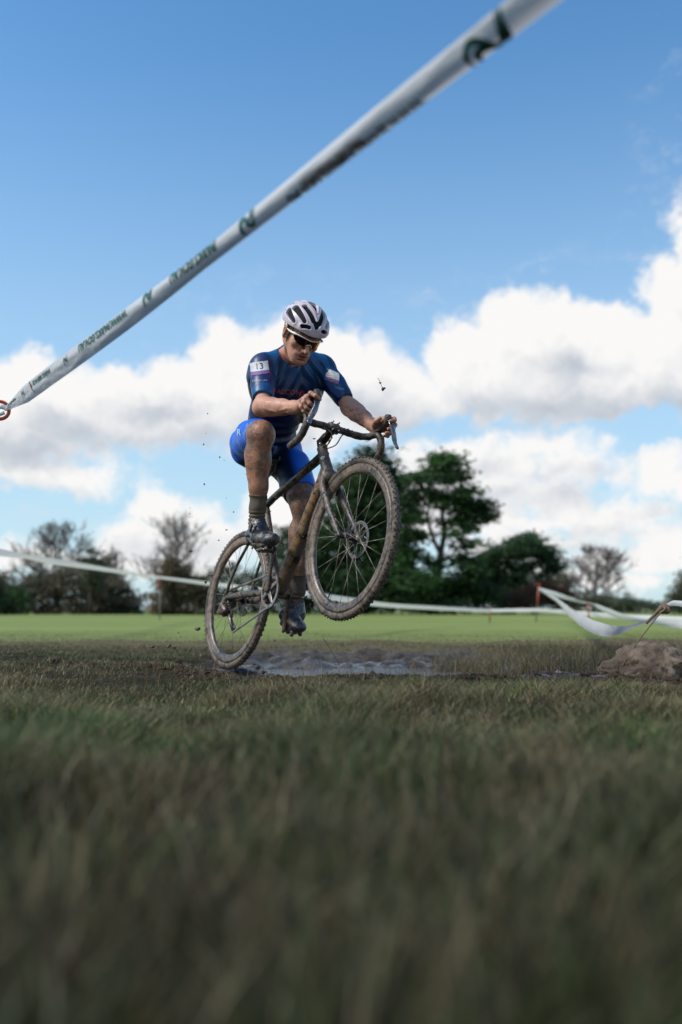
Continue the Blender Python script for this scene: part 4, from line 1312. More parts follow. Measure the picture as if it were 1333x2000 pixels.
class SDF:
    def __init__(s, lo, hi, h):
        s.lo = np.array(lo, np.float32); s.h = h
        s.n = np.ceil((np.array(hi) - s.lo) / h).astype(int) + 1
        s.ax = [(s.lo[i] + h * np.arange(s.n[i])).astype(np.float32) for i in range(3)]
        s.D = np.full(s.n, 0.05, np.float32)

    def win(s, lo, hi, mg):
        sl = []
        for i in range(3):
            a = int(max(0, math.floor((lo[i] - mg - s.lo[i]) / s.h))); b = int(min(s.n[i], math.ceil((hi[i] + mg - s.lo[i]) / s.h) + 1))
            if b <= a: return None
            sl.append(slice(a, b))
        X = s.ax[0][sl[0]][:, None, None]; Y = s.ax[1][sl[1]][None, :, None]; Z = s.ax[2][sl[2]][None, None, :]
        return tuple(sl), X, Y, Z

    def _put(s, sl, d, k, op):
        a = s.D[sl]
        if op == 'u':
            if k > 0:
                h = np.maximum(k - np.abs(a - d), 0) / k
                s.D[sl] = np.minimum(a, d) - h * h * k * 0.25
            else: s.D[sl] = np.minimum(a, d)
        else:
            d = -d
            if k > 0:
                h = np.maximum(k - np.abs(a - d), 0) / k
                s.D[sl] = np.maximum(a, d) + h * h * k * 0.25
            else: s.D[sl] = np.maximum(a, d)

    def cone(s, a, b, ra, rb, k=0.02, flat=None, op='u', off=0.0):
        a = np.array(a, float); b = np.array(b, float)
        ra += off; rb += off
        R = max(ra, rb) * (max(1.0, flat[1]) if flat else 1.0)
        w = s.win(np.minimum(a, b) - R, np.maximum(a, b) + R, k + 0.012)
        if w is None: return
        sl, X, Y, Z = w
        d = b - a; L2 = float(d @ d) + 1e-12
        px, py, pz = X - a[0], Y - a[1], Z - a[2]
        t = np.clip((px * d[0] + py * d[1] + pz * d[2]) / L2, 0, 1)
        qx, qy, qz = px - t * d[0], py - t * d[1], pz - t * d[2]
        r = ra + (rb - ra) * t
        q2 = qx * qx + qy * qy + qz * qz
        if flat:
            f = np.array(flat[0], float); f /= np.linalg.norm(f)
            e = qx * f[0] + qy * f[1] + qz * f[2]
            q2 = q2 - e * e + (e / flat[1]) ** 2
            dist = (np.sqrt(q2) - r) * min(1.0, flat[1])
        else: dist = np.sqrt(q2) - r
        s._put(sl, dist.astype(np.float32), k, op)

    def ell(s, c, r, axes=None, k=0.02, op='u', off=0.0):
        c = np.array(c, float); r = np.array(r, float) + off
        R = r.max()
        w = s.win(c - R, c + R, k + 0.012)
        if w is None: return
        sl, X, Y, Z = w
        p = (X - c[0], Y - c[1], Z - c[2])
        A = np.eye(3) if axes is None else np.array([tuple(v) for v in axes])
        u = [(p[0] * A[i][0] + p[1] * A[i][1] + p[2] * A[i][2]) / r[i] for i in range(3)]
        k0 = np.sqrt(u[0] ** 2 + u[1] ** 2 + u[2] ** 2)
        k1 = np.sqrt((u[0] / r[0]) ** 2 + (u[1] / r[1]) ** 2 + (u[2] / r[2]) ** 2) + 1e-9
        d = k0 * (k0 - 1.0) / k1
        s._put(sl, np.clip(d, -0.06, 0.06).astype(np.float32), k, op)

    def chain(s, pts, rad, k=0.02, flat=None, off=0.0, op='u'):
        for i in range(len(pts) - 1):
            s.cone(pts[i], pts[i + 1], rad[i], rad[i + 1], k, flat, op, off)

    def plane(s, p, n, k=0.0):
        """keep the side the normal n points away from"""
        p = np.array(p, float); n = np.array(n, float); n /= np.linalg.norm(n)
        X = s.ax[0][:, None, None]; Y = s.ax[1][None, :, None]; Z = s.ax[2][None, None, :]
        d = ((X - p[0]) * n[0] + (Y - p[1]) * n[1] + (Z - p[2]) * n[2]).astype(np.float32)
        s._put((slice(None),) * 3, -d, k, 's')

    def mesh(s):
        D = s.D
        lim = 3 * s.h
        D = np.clip(D, -lim, lim)
        # close the box
        for ax_ in range(3):
            idx = [slice(None)] * 3
            for e in (0, -1):
                idx[ax_] = e; D[tuple(idx)] = lim
        g = openvdb.FloatGrid(lim)
        g.copyFromArray(D)
        P, T, Q = g.convertToPolygons(0.0, 0.0)
        V = P * s.h + s.lo
        F = Q.astype(np.int64)
        if len(T): F = np.concatenate([F, np.stack([T[:, 0], T[:, 1], T[:, 2], T[:, 2]], 1)])
        # outward faces
        a, b, c = V[F[:, 0]], V[F[:, 1]], V[F[:, 2]]
        vol = np.einsum('ij,ij->i', a, np.cross(b, c)).sum()
        if vol < 0: F = F[:, ::-1]
        return V, F


def smooth_verts(V, F, it=1, lam=0.5):
    e = np.concatenate([F[:, [0, 1]], F[:, [1, 2]], F[:, [2, 3]], F[:, [3, 0]]])
    for _ in range(it):
        S = np.zeros_like(V); C = np.zeros(len(V))
        for k in range(3):
            S[:, k] = np.bincount(e[:, 0], V[e[:, 1], k], len(V)) + np.bincount(e[:, 1], V[e[:, 0], k], len(V))
        C = np.bincount(e[:, 0], minlength=len(V)) + np.bincount(e[:, 1], minlength=len(V))
        V = V + lam * (S / np.maximum(C, 1)[:, None] - V)
    return V


def wrinkle(V, F, fn):
    """push vertices along their normals by fn(V)"""
    a, b, c = V[F[:, 0]], V[F[:, 1]], V[F[:, 2]]
    n = np.cross(b - a, c - a)
    N = np.zeros_like(V)
    for i in range(4):
        for k in range(3): N[:, k] += np.bincount(F[:, i], n[:, k], len(V))
    N /= np.linalg.norm(N, axis=1)[:, None] + 1e-12
    return V + N * fn(V, N)[:, None]


def v3(*a): return np.array(a, float)


# ---- the rider's joints (metres, in the place)
J = dict(hipR=v3(-.466, 4.832, 1.158), hipL=v3(-.289, 4.888, 1.129), knR=v3(-.370, 4.400, 1.124), knL=v3(-.176, 4.600, .812), anR=v3(-.389, 4.449, .720), anL=v3(-.214, 4.613, .335),
         shR=v3(-.368, 4.450, 1.458), shL=v3(-.094, 4.636, 1.502), elR=v3(-.352, 4.277, 1.228), elL=v3(.042, 4.514, 1.274), wrR=v3(-.178, 4.095, 1.185), wrL=v3(.161, 4.323, 1.139), nk=v3(-.237, 4.544, 1.518))
pel = (J['hipR'] + J['hipL']) / 2
shm = (J['shR'] + J['shL']) / 2


def un(v): return v / np.linalg.norm(v)


T_UP = un(shm - pel); T_S = un(J['shL'] - J['shR']); T_F = un(np.cross(T_S, T_UP)); T_S2 = un(np.cross(T_UP, T_F))
P_S = un(J['hipL'] - J['hipR'])
FWD = v3(0.5436, -0.8037, 0.2418); LFT = v3(0.8393, 0.5226, -0.1497); BUP = v3(-0.0061, 0.2843, 0.9587)
# head frame
cp_, sp_ = math.cos(PITCH), math.sin(PITCH)
CAMR, CAMU, CAMB = v3(1, 0, 0), v3(0, -sp_, cp_), v3(0, -cp_, -sp_)


def cam2w(v): return CAMR * v[0] + CAMU * v[1] + CAMB * v[2]


H_F = un(cam2w((0.30, -0.56, 0.76)))
H_U = cam2w((0.40, 0.78, 0.44)); H_U = un(H_U - H_F * (H_U @ H_F))
H_L = un(np.cross(H_U, H_F))
H_O = np.array(at(590, 655, 4.447))
HM = np.stack([H_L, H_F, H_U], 1)


def hw(x, y, z): return H_O + HM @ v3(x, y, z)


def body_torso(g, off=0.0, k=0.05):
    mid = pel + (shm - pel) * 0.45 - T_F * 0.015
    g.cone(pel + T_UP * 0.00, mid, 0.108, 0.098, k, (T_S2, 1.20), off=off)
    chest = pel + (shm - pel) * 0.74
    g.cone(mid, chest, 0.098, 0.116, k, (T_S2, 1.26), off=off)
    g.cone(chest, shm - T_UP * 0.045, 0.114, 0.086, k, (T_S2, 1.42), off=off)
    # shoulder girdle
    g.cone(shm - T_UP * 0.02 - T_F * .01, J['shR'] - T_UP * 0.012, 0.072, 0.051, 0.045, off=off)
    g.cone(shm - T_UP * 0.02 - T_F * .01, J['shL'] - T_UP * 0.012, 0.072, 0.051, 0.045, off=off)
    # pectorals and lats
    for sg, sh in ((-1, J['shR']), (1, J['shL'])):
        g.ell(chest + T_S2 * sg * 0.075 + T_F * 0.070 + T_UP * 0.03, (0.085, 0.040, 0.065), (T_S2, T_F, T_UP), 0.05, off=off)
        g.cone(chest + T_S2 * sg * 0.115 - T_F * 0.02, sh - T_UP * 0.07 - T_F * .01, 0.055, 0.050, 0.05, off=off)
        # trapezius
        g.cone(J['nk'] + T_UP * 0.02 - T_F * 0.005, sh + T_UP * 0.012 - T_S2 * sg * 0.03, 0.050, 0.044, 0.04, off=off)
    # upper back
    g.ell(chest - T_F * 0.075 + T_UP * 0.02, (0.13, 0.05, 0.12), (T_S2, T_F, T_UP), 0.05, off=off)


def upper_arm(g, s, off=0.0):
    a, b = J['sh' + s], J['el' + s]
    d = b - a
    side = un(np.cross(d, v3(0, 0, 1)))
    g.ell(a + d * 0.08, (0.049, 0.052, 0.055), None, 0.04, off=off)
    g.chain([a, a + d * 0.45, b - d * 0.08], [0.044, 0.0435, 0.039], 0.03, off=off)
    g.cone(a + d * 0.30 + T_F * 0.012, a + d * 0.62 + T_F * 0.012, 0.040, 0.038, 0.03, off=off)


def lower_arm(g, s, off=0.0):
    a, b = J['el' + s], J['wr' + s]
    d = b - a
    up = un(np.cross(un(d), un(J['el' + s] - J['sh' + s])))
    g.ell(a, (0.038, 0.038, 0.038), None, 0.03)
    g.chain([a - d * 0.02, a + d * 0.24, a + d * 0.55, a + d * 0.85, b], [0.035, 0.038, 0.032, 0.026, 0.0245], 0.025, off=off)
    g.cone(a + d * 0.08 + up * 0.014 * (1 if s == 'R' else 1), a + d * 0.42 + up * 0.010, 0.031, 0.025, 0.02)
    g.cone(a + d * 0.06 - up * 0.012, a + d * 0.45 - up * 0.008, 0.029, 0.023, 0.02)
    # elbow point, wrist bone
    g.ell(a - d * 0.10 + un(J['el' + s] - J['sh' + s]) * 0.024, (0.022, 0.022, 0.022), None, 0.03)
    # tendons / veins along the forearm
    vv = un(np.cross(un(d), up))
    for q, ph in ((0.6, 0.0), (-0.1, 1.2), (-0.8, 2.2)):
        pts = []
        for i in range(7):
            t_ = 0.12 + 0.80 * i / 6
            r_ = np.interp(t_, [0, .24, .55, .85, 1], [.037, .041, .0345, .0275, .025])
            an = q + 0.25 * math.sin(t_ * 9 + ph)
            pts.append(a + d * t_ + (vv * math.cos(an) + up * math.sin(an)) * (r_ + 0.0002) * -1)
        g.chain(pts, [0.0038] * 7, 0.005)


def upper_leg(g, s, off=0.0):
    a, b = J['hip' + s], J['kn' + s]
    d = b - a
    u = un(d)
    front = un(J['kn' + s] - J['an' + s]); front = un(front - u * (front @ u)) if s == 'R' else un(FWD - u * (FWD @ u))
    g.chain([a, a + d * 0.30, a + d * 0.65, a + d * 0.90], [0.082, 0.080, 0.072, 0.060], 0.05, off=off)
    g.cone(a + d * 0.35 + front * 0.018, a + d * 0.72 + front * 0.016, 0.070, 0.052, 0.04, off=off)
    out = LFT * (1 if s == 'L' else -1)
    g.cone(a + d * 0.45 + out * 0.014, a + d * 0.75 + out * 0.012, 0.062, 0.048, 0.04, off=off)
    # glute
    g.ell(a - FWD * 0.035 - v3(0, 0, 0.01) - out * 0.018, (0.082, 0.088, 0.090), None, 0.06, off=off)


def lower_leg(g, s, off=0.0, knee=True):
    a, b = J['kn' + s], J['an' + s]
    d = b - a
    u = un(d)
    th = un(J['kn' + s] - J['hip' + s])
    fr = un(FWD - u * (FWD @ u))
    out = LFT * (1 if s == 'L' else -1)
    out = un(out - u * (out @ u))
    if knee:
        g.ell(a, (0.053, 0.053, 0.057), None, 0.04)
        g.ell(a + fr * 0.034 + v3(0, 0, 0.004), (0.034, 0.034, 0.040), None, 0.03)          # kneecap
        g.cone(a - th * 0.06, a, 0.060, 0.054, 0.04)
        g.ell(a + fr * 0.034 + d * 0.10, (0.022, 0.022, 0.030), None, 0.03)                # tibial head
    g.chain([a + d * 0.05, a + d * 0.30, a + d * 0.60, a + d * 0.85, b], [0.047, 0.048, 0.040, 0.031, 0.030], 0.03, off=off)
    # calf
    g.cone(a + d * 0.22 - fr * 0.024 + out * 0.018, a + d * 0.46 - fr * 0.020 + out * 0.010, 0.045, 0.036, 0.03, off=off)
    g.cone(a + d * 0.24 - fr * 0.020 - out * 0.016, a + d * 0.50 - fr * 0.018 - out * 0.010, 0.038, 0.031, 0.03, off=off)
    # shin edge and the muscle beside it
    g.cone(a + d * 0.12 + fr * 0.040, a + d * 0.80 + fr * 0.024, 0.012, 0.010, 0.022, off=off)
    g.cone(a + d * 0.14 + fr * 0.026 + out * 0.024, a + d * 0.62 + fr * 0.018 + out * 0.012, 0.020, 0.014, 0.02, off=off)
    if off == 0:
        g.ell(b + out * 0.030 + d * 0.01, (0.013, 0.013, 0.013), None, 0.02)
        g.ell(b - out * 0.030 - d * 0.01, (0.013, 0.013, 0.013), None, 0.02)


def hand_pts(s):
    sg = 1 if s == 'L' else -1

    def h(x, o, z):
        return np.array(bw(CLAMP.x + x, sg * (0.187 + o), CLAMP.z + z))
    return h


def hand(g, s):
    h = hand_pts(s)
    wr = J['wr' + s]
    M_ = [h(.143, .014, .038), h(.130, .028, .033), h(.113, .036, .023), h(.096, .038, .011)]
    # palm and back of the hand
    g.cone(wr, h(.090, .012, .030), 0.0265, 0.0215, 0.02)
    for i, m in enumerate(M_):
        g.cone(wr + (h(.09, .012, .03) - wr) * 0.4, m, 0.019, 0.0112, 0.016)
    g.cone(h(.095, .004, .034), h(.125, .004, .044), 0.017, 0.014, 0.016)
    F_ = [[M_[0], h(.166, .030, .034), h(.186, .018, .016), h(.186, -.004, .006)],
          [M_[1], h(.153, .043, .014), h(.158, .030, -.010), h(.154, .008, -.016)],
          [M_[2], h(.134, .046, .000), h(.137, .033, -.022), h(.132, .010, -.026)],
          [M_[3], h(.111, .044, -.010), h(.113, .032, -.028), h(.110, .012, -.030)]]
    Rr = [(.0112, .0102, .0092, .0078), (.0114, .0104, .0094, .0080), (.0108, .0098, .0088, .0076), (.0098, .0086, .0078, .0068)]
    for f, r in zip(F_, Rr):
        g.chain(f, r, 0.0045)
        g.ell(f[0], (0.0125,) * 3, None, 0.008)
        g.ell(f[1], (r[1] * 1.06,) * 3, None, 0.004)
    # thumb, from the side of the palm round the inside of the hood
    t_ = [h(.070, .000, .026), h(.088, -.020, .030), h(.115, -.030, .030), h(.138, -.027, .034)]
    g.chain(t_, [.0165, .0140, .0118, .0095], 0.010)
    # tendons on the back
    for m in M_:
        g.cone(wr + (m - wr) * 0.35 + np.array(BM @ Vector((0, 0, .012))), m + np.array(BM @ Vector((0, 0, .003))), 0.004, 0.005, 0.010)


def head_sdf(g):
    """in head coordinates: x to his left, y forward, z up"""
    g.ell((0, -.018, .042), (.074, .096, .082), k=.03)
    g.ell((0, .028, -.018), (.061, .066, .084), k=.03)
    g.ell((0, -.035, -.03), (.055, .055, .05), k=.03)
    for s in (-1, 1):
        g.cone((s * .052, -.004, -.040), (s * .020, .070, -.094), .020, .017, .022)
        g.cone((s * .060, .0, -.005), (s * .050, .002, -.045), .020, .020, .02)
        g.ell((s * .045, .064, -.018), (.021, .022, .018), k=.02)
        g.cone((s * .012, .094, .022), (s * .042, .078, .026), .011, .010, .014)
        g.ell((s * .031, .104, .004), (.017, .016, .012), k=.010, op='s')
        g.ell((s * .031, .083, .003), (.013, .013, .012), k=.003)
        g.cone((s * .020, .094, -.010), (s * .028, .080, -.060), .006, .005, .012)
        # nasal wing and nostril
        g.ell((s * .0125, .104, -.034), (.0082, .011, .0085), k=.006)
        g.ell((s * .0070, .109, -.042), (.0035, .005, .004), k=.002, op='s')
        # crease from nose to mouth corner
        g.cone((s * .019, .106, -.034), (s * .032, .094, -.062), .0022, .0022, .006, op='s')
        # ear
        g.ell((s * .081, -.010, .000), (.010, .023, .035), axes=((math.cos(.35), s * -math.sin(.35), 0), (s * math.sin(.35), math.cos(.35), 0), (0, 0, 1)), k=.006)
        g.ell((s * .088, -.004, .004), (.007, .011, .018), k=.004, op='s')
        g.cone((s * .086, -.020, .018), (s * .086, -.022, -.008), .0035, .003, .003)
        g.ell((s * .078, .002, -.022), (.006, .009, .010), k=.004)
    g.ell((0, .078, -.098), (.020, .017, .016), k=.018)
    g.ell((0, .060, -.070), (.040, .034, .034), k=.025)
    g.chain([(0, .088, .018), (0, .104, -.004), (0, .120, -.028)], [.0085, .0085, .0105], .010)
    g.ell((0, .116, -.034), (.0085, .009, .0065), k=.006)
    # lips, slightly parted
    g.ell((0, .094, -.052), (.026, .012, .012), k=.010)
    g.ell((0, .0985, -.0575), (.0225, .0085, .0050), k=.003)
    g.ell((0, .0960, -.0715), (.0195, .0085, .0058), k=.004)
    g.ell((0, .104, -.0640), (.0195, .014, .0026), k=.002, op='s')
    g.ell((0, .092, -.0825), (.018, .008, .004), k=.008, op='s')
    # neck
    inv = HM.T
    nk = inv @ (J['nk'] - H_O)
    nk2 = inv @ (J['nk'] - T_UP * 0.05 - H_O)
    g.cone((0, -.032, -.045), nk, .052, .049, .03)
    g.cone(nk, nk2, .049, .045, .03)
    g.cone((0, .045, -.085), nk + (inv @ T_F) * 0.020, .022, .020, .04)
    for s in (-1, 1):
        g.cone((s * .060, -.02, -.035), nk + (inv @ T_F) * 0.028 + (inv @ T_S2) * s * 0.012, .012, .010, .02)


def join(parts):
    V = []; F = []; n = 0
    for v, f in parts:
        V.append(v); F.append(f + n); n += len(v)
    return np.concatenate(V), np.concatenate(F)


def vattr(me, name, vals):
    a = me.attributes.new(name, 'FLOAT', 'POINT')
    a.data.foreach_set('value', np.asarray(vals, np.float32))


def quads_to_mesh(name, V, F):
    tri = F[:, 2] == F[:, 3]
    if tri.any():
        me = bpy.data.meshes.new(name)
        Fl = [tuple(f) if not t_ else tuple(f[:3]) for f, t_ in zip(F.tolist(), tri)]
        me.from_pydata(V.tolist(), [], Fl); me.update()
        return me
    return fast_mesh(name, V, F)
# ------------------------------------------------------------------ rider's materials
def skin_mat():
    m, t = mat('skin')
    c = coord(t)
    tone = t.new('ShaderNodeAttribute', attribute_name='tone').outputs['Fac']
    mud = t.new('ShaderNodeAttribute', attribute_name='mud').outputs['Fac']
    lip = t.new('ShaderNodeAttribute', attribute_name='lip').outputs['Fac']
    n1 = t.noise(c, 14, 4, 0.6); n2 = t.noise(c, 55, 4, 0.7); n3 = t.noise(c, 190, 3, 0.6)
    base = t.mix(tone, (0.58, 0.305, 0.215), (0.30, 0.130, 0.066))
    base = t.mix(t.m('MULTIPLY', t.step(n1, 0.40, 0.68), 0.45), base, (0.36, 0.135, 0.090))
    base = t.mix(lip, base, (0.26, 0.075, 0.060))
    # thin brown film and spatter
    film = t.m('MULTIPLY', t.step(t.m('ADD', t.m('MULTIPLY', n1, 0.6), t.m('MULTIPLY', n2, 0.4)), 0.64, 0.38), mud, None)
    film = t.m('MULTIPLY', t.step(t.m('ADD', t.m('MULTIPLY', n1, 0.55), t.m('MULTIPLY', n2, 0.45)), t.m('MULTIPLY_ADD', mud, -0.42, 0.76), t.m('MULTIPLY_ADD', mud, -0.30, 0.80)), 0.8)
    spots = t.step(n3, t.m('MULTIPLY_ADD', mud, -0.22, 0.76), t.m('MULTIPLY_ADD', mud, -0.20, 0.79))
    col = t.mix(film, base, (0.115, 0.078, 0.055))
    col = t.mix(t.m('MULTIPLY', spots, 0.85), col, (0.045, 0.032, 0.024))
    dry = t.step(n2, 0.60, 0.72)
    col = t.mix(t.m('MULTIPLY', t.m('MULTIPLY', dry, mud), 0.6), col, (0.30, 0.245, 0.20))
    setp(t, color=col, sss=0.06, rough=t.m('SUBTRACT', t.m('MULTIPLY_ADD', n2, 0.50, 0.30), t.m('MULTIPLY', tone, 0.12)), spec=0.4,
         normal=t.bump(t.m('ADD', t.m('MULTIPLY', n3, 0.5), t.m('ADD', film, spots)), 0.45, 0.003))
    t.b.inputs['Subsurface Radius'].default_value = (0.01, 0.004, 0.002)
    return m


def cloth_mat(name, kind):
    m, t = mat(name)
    c = coord(t)
    n1 = t.noise(c, 10, 4, 0.6); n2 = t.noise(c, 60, 4, 0.7); n3 = t.noise(c, 260, 2, 0.5)
    shade = t.new('ShaderNodeAttribute', attribute_name='tone').outputs['Fac']
    mud = t.new('ShaderNodeAttribute', attribute_name='mud').outputs['Fac']
    if kind == 'jersey':
        navy = t.new('ShaderNodeAttribute', attribute_name='navy').outputs['Fac']
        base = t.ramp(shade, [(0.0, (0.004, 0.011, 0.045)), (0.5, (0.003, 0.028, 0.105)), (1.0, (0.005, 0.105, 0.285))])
        sx, sy, sz = t.sep(c)
        pat = t.step(t.noise(t.v('MULTIPLY', c, (60, 60, 14)), 6, 2, 0.5), 0.5, 0.6)
        base = t.mix(navy, base, t.mix(t.m('MULTIPLY', pat, 0.5), (0.010, 0.018, 0.090), (0.020, 0.040, 0.150)))
    elif kind == 'shorts':
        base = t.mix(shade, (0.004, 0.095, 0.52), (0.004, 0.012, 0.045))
    elif kind == 'sock':
        base = t.mix(n1, (0.060, 0.045, 0.030), (0.125, 0.095, 0.065))
    else:
        base = (0.02, 0.02, 0.022)
    f = t.step(t.m('ADD', t.m('MULTIPLY', n1, 0.5), t.m('MULTIPLY', n2, 0.5)), t.m('MULTIPLY_ADD', mud, -0.42, 0.76), t.m('MULTIPLY_ADD', mud, -0.26, 0.80))
    sp = t.step(n3, t.m('MULTIPLY_ADD', mud, -0.20, 0.75), t.m('MULTIPLY_ADD', mud, -0.20, 0.78))
    col = t.mix(t.m('MULTIPLY', f, 0.75), base, (0.105, 0.082, 0.066))
    col = t.mix(t.m('MULTIPLY', sp, 0.8), col, (0.04, 0.032, 0.026))
    h = t.m('ADD', t.m('MULTIPLY', n3, 0.3), t.m('ADD', f, t.m('MULTIPLY', n2, 0.3)))
    setp(t, color=col, rough=0.42 if kind != 'sock' else 0.8, spec=0.4, sheen=0.0, normal=t.bump(h, 0.25, 0.003))
    return m


M_SKIN = skin_mat()
M_JERSEY = cloth_mat('blue_jersey_cloth', 'jersey')
M_SHORTS = cloth_mat('royal_blue_lycra', 'shorts')
M_SOCK = cloth_mat('muddy_sock', 'sock')
M_SHOE = mud_mat('wet_dark_shoe', (0.018, 0.024, 0.034), 0.50, 0.14, light=0.55, scale=16, wet=0.3)
M_SOLE = mud_mat('muddy_shoe_sole', (0.016, 0.014, 0.013), 0.6, 0.3, light=0.45, scale=22, wet=0.3)


def helmet_mat():
    m, t = mat('helmet_lilac_white')
    c = coord(t)
    n1 = t.noise(c, 12, 3, 0.5); n3 = t.noise(c, 120, 3, 0.6); n4 = t.noise(c, 60, 4, 0.7)
    base = t.mix(n1, (0.52, 0.45, 0.50), (0.60, 0.53, 0.57))
    sp = t.step(n3, 0.69, 0.73)
    _, y, z = t.sep(c)
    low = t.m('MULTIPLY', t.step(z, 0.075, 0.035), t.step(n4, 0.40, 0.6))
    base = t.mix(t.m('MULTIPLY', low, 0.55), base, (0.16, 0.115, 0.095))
    base = t.mix(sp, base, (0.07, 0.055, 0.05))
    setp(t, color=base, rough=0.32, normal=t.bump(sp, 0.3, 0.002))
    return m


M_HELM = helmet_mat()
M_PAD = simple('helmet_black_foam', (0.006, 0.007, 0.009), 0.75, var=0.4, scale=90, bump=0.2, spec=0.2)
M_WHITEP = simple('white_plastic', (0.72, 0.72, 0.70), 0.25, var=0.12, scale=60)
M_STRAP = simple('dark_strap', (0.02, 0.019, 0.018), 0.7, var=0.4, scale=80, bump=0.3)
M_LABEL = simple('white_number_cloth', (0.50, 0.51, 0.53), 0.6, var=0.15, scale=60, bump=0.2)
M_PURPLE = simple('purple_print', (0.16, 0.085, 0.24), 0.6, var=0.2, scale=60)
M_INK = simple('black_ink', (0.015, 0.015, 0.018), 0.5)
M_RED = simple('red_print', (0.30, 0.045, 0.065), 0.5, var=0.3, scale=120)
M_PALE = simple('pale_blue_print', (0.30, 0.42, 0.58), 0.5, var=0.4, scale=150)


def lens_mat():
    m, t = mat('mirrored_lens')
    lw = t.new('ShaderNodeLayerWeight'); lw.inputs[0].default_value = 0.35
    x, y, z = t.sep(coord(t))
    f = t.m('ADD', t.m('MULTIPLY', lw.outputs['Facing'], 0.6), t.step(x, -0.01, 0.06, 0.0, 0.6))
    c = t.ramp(f, [(0.15, (0.020, 0.008, 0.010)), (0.42, (0.10, 0.014, 0.010)), (0.60, (0.42, 0.09, 0.012)), (0.85, (0.62, 0.40, 0.05))])
    setp(t, color=c, metal=0.75, rough=0.12)
    return m


M_LENS = lens_mat()


# ------------------------------------------------------------------ the rider
def sm(x, a, b):
    t = np.clip((x - a) / (b - a), 0, 1)
    return t * t * (3 - 2 * t)


def seg_t(V, a, b):
    d = b - a
    return ((V - a) @ d) / (d @ d)


def seg_d(V, a, b):
    d = b - a
    t = np.clip(((V - a) @ d) / (d @ d), 0, 1)
    return np.linalg.norm(V - a - t[:, None] * d, axis=1)


